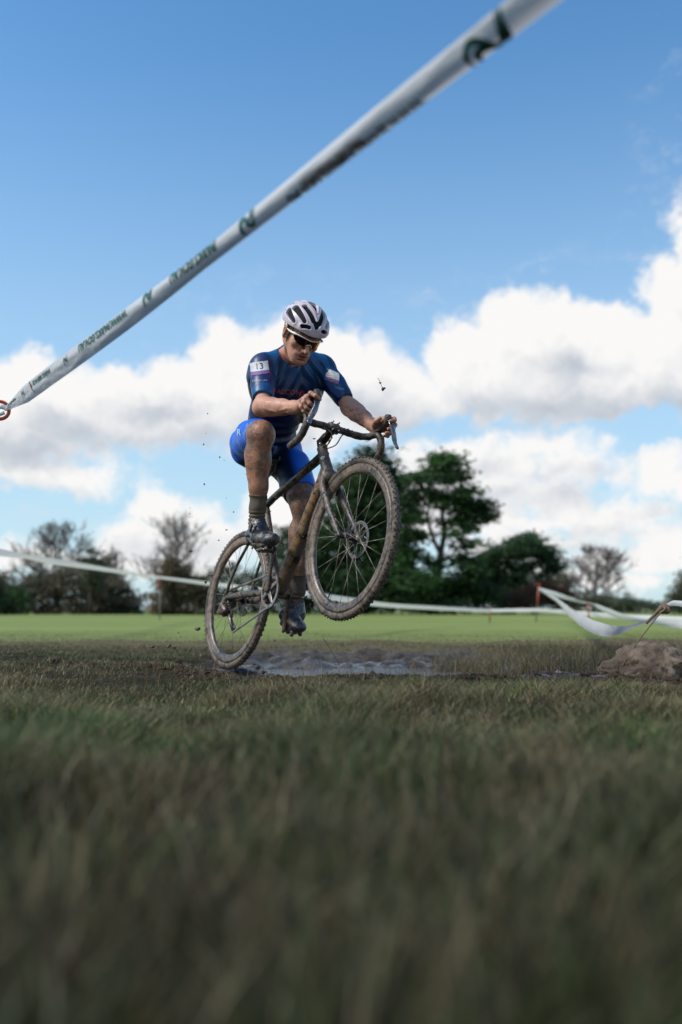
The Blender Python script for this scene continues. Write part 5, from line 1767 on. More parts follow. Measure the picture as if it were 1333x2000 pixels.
def make_rider():
    parts = []
    # torso core (under the clothes), arms, legs
    g = SDF((-.72, 3.95, .25), (.30, 5.10, 1.66), 0.0048)
    body_torso(g, -0.006)
    for s in 'RL':
        upper_arm(g, s, -0.006); lower_arm(g, s); upper_leg(g, s, -0.006); lower_leg(g, s)
    # the wrists and the neck go on in the finer pieces; cut there with a small overlap
    for s in 'RL':
        a, b = J['el' + s], J['wr' + s]; u = un(b - a); p = a + (b - a) * 0.82
        w = g.win(b - .12, b + .12, 0.02)
        sl, X, Y, Z = w
        d = (X - p[0]) * u[0] + (Y - p[1]) * u[1] + (Z - p[2]) * u[2]
        near = np.sqrt((X - b[0]) ** 2 + (Y - b[1]) ** 2 + (Z - b[2]) ** 2) < 0.12
        g.D[sl] = np.where(near, np.maximum(g.D[sl], d.astype(np.float32)), g.D[sl])
    V, F = g.mesh(); V = smooth_verts(V, F, 1, 0.4)
    parts.append((V, F))
    del g
    for s in 'RL':
        b = J['wr' + s]; h = hand_pts(s)
        c = np.array(h(.12, .01, .01))
        lo = np.minimum(b, c) - .115; hi = np.maximum(b, c) + .115
        g = SDF(lo, hi, 0.0020)
        lower_arm(g, s); hand(g, s)
        a = J['el' + s]; u = un(b - a); p = a + (b - a) * 0.79
        g.plane(p, -u)
        v, f = g.mesh(); v = smooth_verts(v, f, 1, 0.3)
        parts.append((v, f))
    g = SDF((-.11, -.16, -.24), (.11, .15, .14), 0.0021)
    head_sdf(g)
    hv, f = g.mesh(); hv = smooth_verts(hv, f, 1, 0.3)
    parts.append((hv @ HM.T + H_O, f))
    V, F = join(parts)
    org = pel.copy()
    me = quads_to_mesh('person', V - org, F)
    person = link('person', me, None, M_SKIN)
    person.location = org
    tag(person, 'muddy cyclist in a blue short-sleeved racing suit and pale helmet riding the bicycle', 'person')
    # how dark and how muddy each part of the skin is
    tone = np.full(len(V), 0.25); mud = np.full(len(V), 0.30); lip = np.zeros(len(V))
    for s in 'RL':
        leg = np.minimum(seg_d(V, J['kn' + s], J['an' + s]), seg_d(V, J['hip' + s], J['kn' + s])) < 0.11
        tone[leg] = 0.85; mud[leg] = 0.72 if s == 'R' else 0.95
        kn = np.exp(-(np.linalg.norm(V - J['kn' + s], axis=1) / 0.075) ** 2)
        mud = np.maximum(mud, kn * (0.80 if s == 'R' else 1.0))
        arm = seg_d(V, J['el' + s], J['wr' + s]) < 0.07
        mud[arm] = 0.45 if s == 'R' else 0.66
        tone[arm] = 0.22 if s == 'R' else 0.34
        hd_ = np.linalg.norm(V - np.array(hand_pts(s)(.12, .01, .01)), axis=1) < 0.085
        tone[hd_] = 0.42; mud[hd_] = 0.46
    L = (V - H_O) @ HM
    hm = (np.linalg.norm(L - v3(0, 0, -.02), axis=1) < 0.15)
    tone[hm] = 0.26; mud[hm] = 0.50
    lp = np.exp(-((L[:, 0] / .022) ** 2 + ((L[:, 2] + .064) / .011) ** 2) ** 2) * (L[:, 1] > .088) * hm
    lip = lp
    vattr(me, 'tone', tone); vattr(me, 'mud', mud); vattr(me, 'lip', lip)

    def child(name, V, F, m, parent=person):
        me = quads_to_mesh(name, V - org, F)
        o = link(name, me, parent, m)
        return o, me

    # ---- jersey
    g = SDF((-.70, 4.10, .98), (.20, 5.08, 1.68), 0.0048)
    body_torso(g, 0.003)
    for s in 'RL':
        upper_arm(g, s, 0.004)
        # collar
    nkc = J['nk']; up = un(H_O + HM @ v3(0, -.032, -.045) - nkc)
    g.cone(nkc - up * 0.02, nkc + up * 0.026, .066, .061, .02)
    w = g.win(nkc - .12, nkc + .12, 0.0); sl, X, Y, Z = w
    pc = nkc + up * 0.030
    d = (X - pc[0]) * up[0] + (Y - pc[1]) * up[1] + (Z - pc[2]) * up[2]
    near = seg_far(X, Y, Z, nkc, nkc + up * .12) < 0.075
    g.D[sl] = np.where(near, np.maximum(g.D[sl], d.astype(np.float32)), g.D[sl])
    # sleeves end above the elbow, the top ends at the waist
    for s in 'RL':
        a, b = J['sh' + s], J['el' + s]; u = un(b - a); p = a + (b - a) * (0.80 if s == 'R' else 0.83)
        w = g.win(b - .13, b + .13, 0.0)
        sl, X, Y, Z = w
        d = (X - p[0]) * u[0] + (Y - p[1]) * u[1] + (Z - p[2]) * u[2]
        near = seg_far(X, Y, Z, p, b + u * .12) < 0.075
        g.D[sl] = np.where(near, np.maximum(g.D[sl], d.astype(np.float32)), g.D[sl])
    g.plane(pel + T_UP * 0.055 + T_F * 0, -T_UP)
    jv, jf = g.mesh(); jv = smooth_verts(jv, jf, 1, 0.4)

    def folds(P, N):
        q = P
        a = np.zeros(len(q))
        t_ = (q - pel) @ T_UP; x = (q - pel) @ T_S2; y = (q - pel) @ T_F
        n = vnoise(x * 1 + t_ * 0.3, t_ + y, 0.05, 3); n2 = vnoise(x + y, t_, 0.11, 5)
        # folds across the belly and up from the armpits
        belly = sm(t_, .32, .10) * sm(y, -.05, .04)
        a += belly * 0.0065 * np.sin(t_ * 120 + 4 * n2 + 9 * np.abs(x))
        chest = sm(t_, .22, .34) * sm(y, -.02, .05)
        a += chest * 0.0055 * np.sin((np.abs(x) * 1.0 + (t_ - .48) * 0.7) * 105 + 5 * n2)
        trunk = sm(np.abs(x), .17, .14)
        a = a * trunk + (0.002 + 0.004 * trunk) * (n - 0.5) + (0.002 + 0.004 * trunk) * (n2 - .5) + 0.001
        return a
    jv = wrinkle(jv, jf, folds)
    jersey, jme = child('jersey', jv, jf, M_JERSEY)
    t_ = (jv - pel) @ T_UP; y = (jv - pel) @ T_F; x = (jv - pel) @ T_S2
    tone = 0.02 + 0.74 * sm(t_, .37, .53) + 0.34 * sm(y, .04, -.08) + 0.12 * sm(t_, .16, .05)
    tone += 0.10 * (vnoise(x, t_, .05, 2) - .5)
    navy = np.zeros(len(jv))
    for s in 'RL':
        a, b = J['sh' + s], J['el' + s]
        tt = seg_t(jv, a, b)
        onarm = (seg_d(jv, a - (b - a) * 0.05, b) < 0.075)
        sideout = ((jv - shm) @ T_S2) * (1 if s == 'L' else -1)
        q = onarm * sm(sideout, .165, .19)
        tone = np.where(onarm & (sideout > .16), 0.40, tone)
        cuff = onarm * sm(tt, .60, .64) * (sideout > .15)
        tone = np.where(cuff > .5, 0.62 + 0.25 * (np.sin(jv[:, 0] * 900) * np.sin(jv[:, 2] * 700) > .1), tone)
        if s == 'R': navy = np.maximum(navy, q * sm(tt, .66, .58))
        else: tone = np.where(onarm & (sideout > .16), 0.50, tone)
    sidep = sm(np.abs(x), .13, .155) * (t_ < .33) * (y < .05)
    navy = np.maximum(navy, sidep * 0.8)
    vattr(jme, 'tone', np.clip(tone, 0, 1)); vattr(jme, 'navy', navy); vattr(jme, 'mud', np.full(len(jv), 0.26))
    # neck zip
    # ---- shorts
    g = SDF((-.72, 4.30, .70), (.02, 5.12, 1.34), 0.0050)
    body_torso(g, 0.001)
    g.plane(pel + T_UP * 0.075, T_UP)
    for s in 'RL': upper_leg(g, s, 0.002)
    g.cone(J['knR'] - un(J['knR'] - J['hipR']) * .12, J['knR'], .070, .0665, .03)
    g.cone(J['knL'] - un(J['knL'] - J['hipL']) * .14, J['knL'] - un(J['knL'] - J['hipL']) * .06, .070, .066, .03)
    g.ell(pel - v3(0, 0, .06) + FWD * .03, (.09, .09, .08), None, .05)
    for s in 'RL':
        a, b = J['hip' + s], J['kn' + s]; u = un(b - a); p = a + (b - a) * (0.955 if s == 'R' else 0.80)
        w = g.win(np.minimum(p, b) - .14, np.maximum(p, b) + .14, 0.0)
        sl, X, Y, Z = w
        d = (X - p[0]) * u[0] + (Y - p[1]) * u[1] + (Z - p[2]) * u[2]
        near = (np.sqrt((X - b[0]) ** 2 + (Y - b[1]) ** 2 + (Z - b[2]) ** 2) < 0.15) & (seg_far(X, Y, Z, J['hip' + s], b) < .13)
        g.D[sl] = np.where(near, np.maximum(g.D[sl], d.astype(np.float32)), g.D[sl])
    sv, sf = g.mesh(); sv = smooth_verts(sv, sf, 1, 0.4)

    def folds2(P, N):
        a = np.zeros(len(P))
        for s in 'RL':
            A_, B_ = J['hip' + s], J['kn' + s]
            tt = seg_t(P, A_, B_); on = sm(seg_d(P, A_, B_), .14, .10)
            n2 = vnoise(P[:, 0], P[:, 2], .08, 5)
            a += on * 0.0028 * np.sin(tt * 26 + P[:, 2] * 60 + 5 * n2) * sm(tt, .65, .30)
        a += 0.0022 * (vnoise(P[:, 0] + P[:, 1], P[:, 2], .035, 6) - .5)
        return a
    sv = wrinkle(sv, sf, folds2)
    shorts, sme = child('shorts', sv, sf, M_SHORTS)
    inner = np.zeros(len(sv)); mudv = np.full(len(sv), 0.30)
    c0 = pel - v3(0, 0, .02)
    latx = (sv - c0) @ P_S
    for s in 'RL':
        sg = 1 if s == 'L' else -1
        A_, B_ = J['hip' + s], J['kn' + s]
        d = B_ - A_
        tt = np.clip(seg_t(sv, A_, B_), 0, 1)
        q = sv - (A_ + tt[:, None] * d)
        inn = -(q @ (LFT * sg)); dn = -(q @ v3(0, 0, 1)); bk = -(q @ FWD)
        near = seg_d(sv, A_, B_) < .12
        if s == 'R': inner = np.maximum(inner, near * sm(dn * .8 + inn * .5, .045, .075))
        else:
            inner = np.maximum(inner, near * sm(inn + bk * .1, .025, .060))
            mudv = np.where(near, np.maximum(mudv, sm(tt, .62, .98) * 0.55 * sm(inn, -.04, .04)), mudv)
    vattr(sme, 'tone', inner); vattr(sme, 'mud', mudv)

    # ---- socks and shoes
    for s in 'RL':
        a, b = J['kn' + s], J['an' + s]; d = b - a; u = un(d)
        g = SDF(b - v3(.11, .11, .08), b + v3(.11, .11, .22), 0.0032)
        lower_leg(g, s, 0.0025, knee=False)
        g.cone(b, b + d * 0.06, .036, .036, .02)
        g.plane(a + d * 0.69, -u)
        v, f = g.mesh(); v = smooth_verts(v, f, 1, 0.4)

        def cr(P, N):
            tt = seg_t(P, a, b)
            return sm(tt, .82, .95) * 0.0028 * np.sin(tt * 150 + 14 * P[:, 0]) + 0.0012 * np.sin(tt * 60)* 0 + 0.0016 * (np.abs(tt - .70) < .012)
        v = wrinkle(v, f, cr)
        o, me2 = child('sock', v, f, M_SOCK)
        vattr(me2, 'tone', np.zeros(len(v))); vattr(me2, 'mud', np.full(len(v), 0.45 if s == 'R' else 0.9))
        # shoe
        fd = un(FWD * 1.0 + v3(0, 0, -0.18 if s == 'R' else -0.52)) if True else FWD
        ped = np.array(bw(*(BBc + Vector((math.cos(CR_A), 0, math.sin(CR_A))) * (0.1725 if s == 'R' else -0.1725) + Vector((0, 0.118 * (1 if s == 'L' else -1), 0)))))
        ball = ped + v3(0, 0, 1) * 0.050 + fd * 0.004
        up = un(np.cross(np.cross(fd, v3(0, 0, 1)), fd)); lat = np.cross(up, fd)
        heel = b - up * 0.052 - fd * 0.052
        toe = ball + fd * 0.080 - up * 0.008
        lo = np.minimum(np.minimum(heel, toe), b) - .075; hi = np.maximum(np.maximum(heel, toe), b) + .075
        g = SDF(lo, hi, 0.0026)
        g.cone(heel, b - up * .045 + fd * .02, .032, .034, .02, (lat, 0.95))
        g.chain([b - up * .045 + fd * .01, ball - fd * .045 + up * .016, ball + up * .004, toe - fd * .022, toe - fd * .006], [.034, .033, .032, .027, .022], .02, (lat, 1.22))
        g.cone(b + d * -0.02, b - up * .03 + fd * .012, .040, .040, .02)
        g.cone(b + fd * .03 - up * .02, ball - fd * .05 + up * .028, .028, .022, .02)
        g.plane(b - d * 0.045, -u)
        v, f = g.mesh(); v = smooth_verts(v, f, 1, 0.4)
        v = wrinkle(v, f, lambda P, N: 0.003 * (vnoise(P[:, 0] + P[:, 1], P[:, 2], .02, 4) - .5))
        sh, me2 = child('shoe', v, f, M_SHOE)
        # sole
        g = SDF(lo - .01, hi, 0.0026)
        g.chain([heel - up * .016, ball - fd * .05 - up * .020, ball - up * .024, toe - up * .010 - fd * .006], [.022, .020, .024, .016], .02, (lat, 1.32))
        for q in (-.5, -.1, .35):
            for w_ in (-.022, .022):
                g.ell(ball + fd * (q * .08 + .02) + lat * w_ - up * .048, (.010, .010, .010), None, .006)
        for w_ in (-.02, .02): g.ell(heel + lat * w_ - up * .040, (.011, .011, .012), None, .006)
        v, f = g.mesh()
        v = wrinkle(v, f, lambda P, N: 0.004 * (vnoise(P[:, 0] + P[:, 1], P[:, 2], .014, 4) - .5))
        child('sole', v, f, M_SOLE, sh)
        # dial and straps
        mb = MB()
        for q, rr_ in ((0.25, .040), (0.55, .041)):
            c_ = b - up * .03 + (ball - b + up * .03) * q + up * .006
            pts = [Vector(c_ + (lat * math.cos(a_) * 1.18 + up * math.sin(a_)) * (rr_ - q * .004) - org) for a_ in np.linspace(-.3, math.pi + .3, 12)]
            mb.tube(pts, 0.0042, 6)
        mb.build('shoe_strap', M_SHOE, sh)
        MB().lathe(Vector(b - up * .012 + (ball - b) * .22 + up * .012 - org) - Vector(lat * (.042 if s == 'R' else -.042)), Vector(lat), [(0, -.004), (.010, -.004), (.011, .004), (0, .005)], 14).build('dial', M_METAL, sh)

    # ---- helmet in head coordinates
    hroot = empty('helmet', (0, 0, 0), person)
    hroot.matrix_local = Matrix.Translation(Vector(H_O - org)) @ Matrix([list(r) for r in HM]).to_4x4()
    cz = 0.052; cy0 = -0.012
    RX, RY, RZ = .106, .140, .098

    def helm(shell):
        g = SDF((-.12, -.17, -.03), (.12, .15, .17), 0.0019)
        k = 0.0 if shell else 0.010
        g.ell((0, cy0, cz), (RX - k, RY - k, RZ - k), k=.002)
        X = g.ax[0][:, None, None]; Y = g.ax[1][None, :, None]; Z = g.ax[2][None, None, :]
        nx, ny, nz = X / RX, (Y - cy0) / RY, (Z - cz) / RZ
        nn = np.sqrt(nx ** 2 + ny ** 2 + nz ** 2) + 1e-6
        nx, ny, nz = nx / nn, ny / nn, nz / nn
        u = np.arctan2(nx, np.maximum(nz, -0.2) + 0.25) * 0.105   # across
        v = np.arcsin(np.clip(ny, -1, 1)) * 0.135                 # along (front positive)
        au = np.abs(u)
        if shell:
            def cap2(p, q, ra, rb):
                du, dv = q[0] - p[0], q[1] - p[1]
                t = np.clip(((au - p[0]) * du + (v - p[1]) * dv) / (du * du + dv * dv), 0, 1)
                return np.sqrt((au - p[0] - t * du) ** 2 + (v - p[1] - t * dv) ** 2) - (ra + (rb - ra) * t)
            slots = [cap2((.019, .118), (.040, .020), .0150, .0110),      # inner front, long
                     cap2((.000, .150), (.012, .128), .018, .014),        # centre front
                     cap2((.066, .110), (.074, .005), .0105, .0135),      # middle, long
                     cap2((.112, .070), (.106, -.010), .0100, .0150),     # outer
                     cap2((.050, .152), (.094, .122), .0100, .0105),      # low front slot
                     cap2((.000, .060), (.000, -.010), .0035, .0190),     # centre top
                     cap2((.034, -.03), (.036, -.14), .0120, .0110), cap2((.074, -.04), (.074, -.12), .0110, .0100), cap2((.112, -.05), (.106, -.10), .0100, .009)]
            vent = np.minimum.reduce([s_ + 0 * g.D for s_ in slots])
            # gentle swelling of the ribs beside the vents
            g.D = g.D - 0.0035 * np.exp(-(vent / 0.010) ** 2).astype(np.float32)
            hh = np.maximum(0.004 - np.abs(g.D + vent), 0) / 0.004
            g.D = (np.maximum(g.D, -vent) + hh * hh * 0.001).astype(np.float32)
            g.ell((0, cy0, cz), (RX - .020, RY - .020, RZ - .020), k=.002, op='s')
        # brim line
        ang = Y - cy0
        zcut = 0.030 + 0.16 * (Y + 0.02) * (Y > -0.02) + 0.10 * (Y + .02) * (Y <= -0.02) - 0.9 * np.maximum(0, -(Y + .06)) ** 2 * 3
        zcut = zcut - 0.010 * np.cos(np.clip(np.abs(X) / .1, 0, 1) * math.pi)* 0.5
        d = (zcut - Z).astype(np.float32)
        g.D = np.maximum(g.D, d + 0 * g.D)
        if not shell:
            g.ell((0, cy0, cz - .002), (RX - .024, RY - .024, RZ - .024), k=.002, op='s')
        v_, f_ = g.mesh()
        return smooth_verts(v_, f_, 1, 0.4), f_
    v, f = helm(True)
    link('shell', quads_to_mesh('shell', v, f), hroot, M_HELM)
    v, f = helm(False)
    link('liner', quads_to_mesh('liner', v, f), hroot, M_PAD)
    mb = MB()
    for s in (-1, 1):
        A_ = [(s * .074, .030, .040), (s * .0745, .022, .000), (s * .0690, .018, -.040), (s * .052, .030, -.080), (s * .026, .048, -.106), (0, .055, -.114)]
        mb.tube(spline(A_, 5), 0.0050, 6, flat=((1, 0, 0), 0.35))
        B_ = [(s * .080, -.055, .030), (s * .080, -.034, .000), (s * .076, -.008, -.030), (s * .0690, .016, -.044)]
        mb.tube(spline(B_, 5), 0.0045, 6, flat=((1, 0, 0), 0.35))
    mb.build('strap', M_STRAP, hroot)
    # ---- sunglasses
    groot = empty('sunglasses', (0, 0, 0), person)
    groot.matrix_local = Matrix.Translation(Vector(H_O - org)) @ Matrix([list(r) for r in HM]).to_4x4()
    fr = [(-.082, -.020, .014), (-.083, .010, .015), (-.080, .040, .018), (-.074, .068, .024), (-.058, .098, .030), (-.032, .115, .030), (0, .122, .027), (.032, .115, .030), (.058, .098, .030), (.074, .068, .024), (.080, .040, .018), (.083, .010, .015), (.082, -.020, .014)]
    P = spline(fr, 4)
    rad = []
    for p in P:
        ax_ = abs(p.x)
        rad.append(0.0026 if p.y > .09 else (0.0050 if p.y > .03 else 0.0034))
    mb = MB().tube(P, rad, 8, flat=((0, 1, 0), 0.8))
    mb.build('glasses_frame', M_WHITEP, groot)
    V = []; F = []
    nx_, nz_ = 33, 9
    for i in range(nx_):
        xx = -.071 + .142 * i / (nx_ - 1)
        k_ = abs(xx) / .071
        yf = 0.1195 - 0.052 * k_ ** 2.4
        top = 0.029 - 0.003 * (1 - k_) ** 2
        hgt = 0.035 * (1 - k_ ** 5) ** 0.5 * 1.0 + 0.004
        nose = max(0, 1 - abs(xx) / .017)
        bot = top - hgt + 0.030 * nose ** 0.7 * (1 if abs(xx) < .017 else 0)
        for j in range(nz_):
            z_ = top + (bot - top) * j / (nz_ - 1)
            V.append((xx, yf - 0.10 * (top - z_) * 0.6, z_))
    for i in range(nx_ - 1):
        for j in range(nz_ - 1):
            a_ = i * nz_ + j; F.append((a_, a_ + 1, a_ + nz_ + 1, a_ + nz_))
    n0 = len(V)
    V += [(x_, y_ - 0.0016, z_) for x_, y_, z_ in V]
    F += [tuple(i_ + n0 for i_ in f_[::-1]) for f_ in F]
    mb = MB(); mb.add(V, F); mb.build('lens', M_LENS, groot)
    MB().tube(spline([(-.016, .112, -.012), (-.011, .118, .002), (0, .121, .007), (.011, .118, .002), (.016, .112, -.012)], 4), 0.0018, 6).build('nose_piece', M_WHITEP, groot)

    # ---- prints: wrapped onto the cloth
    bv = BVHTree.FromPolygons([tuple(p) for p in jv.tolist()], [tuple(f_) for f_ in jf.tolist()])
    bs = BVHTree.FromPolygons([tuple(p) for p in sv.tolist()], [tuple(f_) for f_ in sf.tolist()])

    def wrap(name, V, F, m, origin, right, up, bvh, off, parent):
        """V in 2D metres on the plane (right, up) at origin; thrown onto the cloth along the plane's normal"""
        n = Vector(np.cross(right, up)).normalized()
        out = []
        for (x_, y_) in V:
            p = Vector(origin + right * x_ + up * y_) + n * 0.12
            hit = bvh.ray_cast(p, -n, 0.4)
            q = hit[0] + hit[1] * off if hit[0] is not None else p - n * 0.12
            out.append(q - Vector(org))
        mb = MB(); mb.add(out, F)
        return mb.build(name, m, parent, False)

    def grid2(w, h, nx_, ny_, ragged=0.0):
        rr = random.Random(3)
        V = []; F = []
        for j in range(ny_ + 1):
            for i in range(nx_ + 1):
                x_ = -w / 2 + w * i / nx_; y_ = -h / 2 + h * j / ny_
                if ragged and i in (0, nx_): x_ += rr.uniform(-ragged, ragged)
                if ragged and j in (0, ny_): y_ += rr.uniform(-ragged, ragged)
                V.append((x_, y_))
        for j in range(ny_):
            for i in range(nx_):
                a_ = j * (nx_ + 1) + i; F.append((a_, a_ + 1, a_ + nx_ + 2, a_ + nx_ + 1))
        return V, F
    camd = un(H_O * 0 + v3(0, -1, 0))

    def frame_at(p, upv):
        n = un(np.array([0, 0, CAM_H]) - p)
        r = un(np.cross(upv, n)); u_ = np.cross(n, r)
        return r, u_
    # number on each sleeve
    for (px, py, D, tilt, W_, side) in ((507, 716, 4.40, 8, .082, 'R'), (654, 733, 4.62, -24, .040, 'L')):
        p = np.array(at(px, py, D)); r, u_ = frame_at(p, v3(0, 0, 1))
        if side == 'L': r = un(r + 0.75 * v3(0, 1, 0)); u_ = un(np.cross(np.cross(r, u_), r))
        c_, s_ = math.cos(R_(tilt)), math.sin(R_(tilt))
        r, u_ = r * c_ + u_ * s_, u_ * c_ - r * s_
        V, F = grid2(W_, .042, 10, 6, .0012)
        pn = wrap('number_patch', V, F, M_LABEL, p, r, u_, bv, 0.0022, person)
        V, F = grid2(W_, .016, 10, 2, .0012)
        wrap('purple_band', V, F, M_PURPLE, p - u_ * .029, r, u_, bv, 0.0024, pn)
        V, F = text2d('13', .030)
        if side == 'R': wrap('number', V, F, M_INK, p + u_ * -.001, r, u_, bv, 0.0034, pn)
    # printed words
    p = np.array(at(564, 766, 4.45)); r, u_ = frame_at(p, v3(0, 0, 1)); a_ = R_(-4)
    r, u_ = r * math.cos(a_) + u_ * math.sin(a_), u_ * math.cos(a_) - r * math.sin(a_)
    V, F = text2d('FALCONS', .024, bold=0.0008, sx=1.05)
    wrap('team_name', V, F, M_RED, p, r, u_, bv, 0.0022, jersey)
    for (px, py, D, txt, hgt, tilt) in ((508, 744, 4.38, 'SYDNEY UNI', .0085, 4), (664, 759, 4.60, 'SYDNEY', .0085, -14)):
        p = np.array(at(px, py, D)); r, u_ = frame_at(p, v3(0, 0, 1)); a_ = R_(tilt)
        r, u_ = r * math.cos(a_) + u_ * math.sin(a_), u_ * math.cos(a_) - r * math.sin(a_)
        V, F = text2d(txt, hgt)
        wrap('sleeve_print', V, F, M_PALE, p, r, u_, bv, 0.0022, jersey)
    p = np.array(at(467.5, 845, 4.55)); r, u_ = frame_at(p, v3(0, 0, 1))
    V, F = text2d('R', .030, bold=0.001, sx=.8)
    wrap('logo', V, F, M_PALE, p, r, u_, bs, 0.0022, shorts)
    p = np.array(at(481, 838, 4.45)); r, u_ = frame_at(p, v3(0, 0, 1)); a_ = R_(72)
    r, u_ = r * math.cos(a_) + u_ * math.sin(a_), u_ * math.cos(a_) - r * math.sin(a_)
    V, F = text2d('Champion', .009, sx=1.1)
    wrap('hem_print', V, F, M_PALE, p, r, u_, bs, 0.0022, shorts)
    # collar zip
    return person


def seg_far(X, Y, Z, a, b):
    d = b - a
    t = np.clip(((X - a[0]) * d[0] + (Y - a[1]) * d[1] + (Z - a[2]) * d[2]) / (d @ d), 0, 1)
    return np.sqrt((X - a[0] - t * d[0]) ** 2 + (Y - a[1] - t * d[1]) ** 2 + (Z - a[2] - t * d[2]) ** 2)


def text2d(txt, h, bold=0.0, sx=1.0):
    cu = bpy.data.curves.new('t', 'FONT'); cu.body = txt; cu.size = h * 1.35; cu.align_x = 'CENTER'; cu.align_y = 'CENTER'; cu.offset = bold; cu.resolution_u = 3
    ob = bpy.data.objects.new('t', cu); COL.objects.link(ob)
    bpy.context.view_layer.update()
    me = bpy.data.meshes.new_from_object(ob.evaluated_get(bpy.context.evaluated_depsgraph_get()))
    import bmesh
    bm = bmesh.new(); bm.from_mesh(me)
    bmesh.ops.remove_doubles(bm, verts=bm.verts, dist=1e-6)
    for _ in range(3):
        es = [e for e in bm.edges if e.calc_length() > 0.010]
        if not es: break
        bmesh.ops.subdivide_edges(bm, edges=es, cuts=1); bmesh.ops.triangulate(bm, faces=bm.faces)
    V = [(v.co.x * sx, v.co.y) for v in bm.verts]; F = [tuple(v.index for v in f.verts) for f in bm.faces]
    bm.free()
    bpy.data.objects.remove(ob); bpy.data.curves.remove(cu); bpy.data.meshes.remove(me)
    return V, F


rider = make_rider()
# ------------------------------------------------------------------ course tape in front of everything
def tape_mat():
    m, t = mat('white_course_tape')
    c = coord(t)
    n1 = t.noise(c, 9, 3, 0.6, 0.5); n2 = t.noise(c, 50, 4, 0.65)
    col = t.mix(n1, (0.62, 0.61, 0.60), (0.74, 0.74, 0.74))
    setp(t, color=col, rough=0.33, spec=0.5, normal=t.bump(t.m('ADD', n1, t.m('MULTIPLY', n2, 0.35)), 0.5, 0.006))
    tr = t.new('ShaderNodeBsdfTranslucent'); tr.inputs[0].default_value = (0.7, 0.7, 0.72, 1)
    mx = t.new('ShaderNodeMixShader'); mx.inputs[0].default_value = 0.28
    t.l.new(t.b.outputs[0], mx.inputs[1]); t.l.new(tr.outputs[0], mx.inputs[2]); t.l.new(mx.outputs[0], t.n['Material Output'].inputs[0])
    return m


M_TAPEW = tape_mat()
M_GREEN = simple('dark_green_print', (0.008, 0.085, 0.070), 0.45, var=0.2, scale=40)
M_GOLDP = simple('ochre_print', (0.30, 0.17, 0.06), 0.45, var=0.3, scale=60)
M_BROWNP = simple('brown_print', (0.09, 0.045, 0.022), 0.5, var=0.4, scale=90)
M_ORANGE = simple('orange_plastic', (0.62, 0.075, 0.022), 0.35, var=0.15, scale=30)
M_POLE = simple('grey_fibreglass', (0.22, 0.22, 0.21), 0.5, var=0.2, scale=10)
M_REDTAPE = simple('red_orange_band', (0.36, 0.075, 0.045), 0.45, var=0.2, scale=20)


def pole(name, label, base, top, rad, band=0.0, ring=None, group=None):
    base = Vector(base); top = Vector(top)
    t = empty(name, base); tag(t, label, 'pole', group)
    MB().tube([Vector((0, 0, -0.05)), (top - base) * 0.5, top - base], [rad, rad, rad * 0.9], 10).build('rod', M_POLE, t)
    if band:
        d = top - base
        MB().tube([d * (1 - band), d * 1.0 + d.normalized() * rad], rad * 1.25, 10).build('red_band', M_REDTAPE, t)
    if ring:
        c, r_ = Vector(ring[0]) - base, ring[1]
        n = Vector(ring[2]).normalized()
        a = n.cross(Vector((0, 0, 1))).normalized(); b = n.cross(a)
        pts = [c + (a * math.cos(q) + b * math.sin(q)) * r_ for q in np.linspace(0.4, 2 * math.pi + 0.1, 26)]
        MB().tube([top - base] + pts, r_ * 0.20, 8).build('tape_ring', M_ORANGE, t)
    return t


A0 = at(9, 800, 3.90); A1 = at(1064, -16, 1.45)
DA = (A1 - A0)
A2 = A0 + DA * 1.42


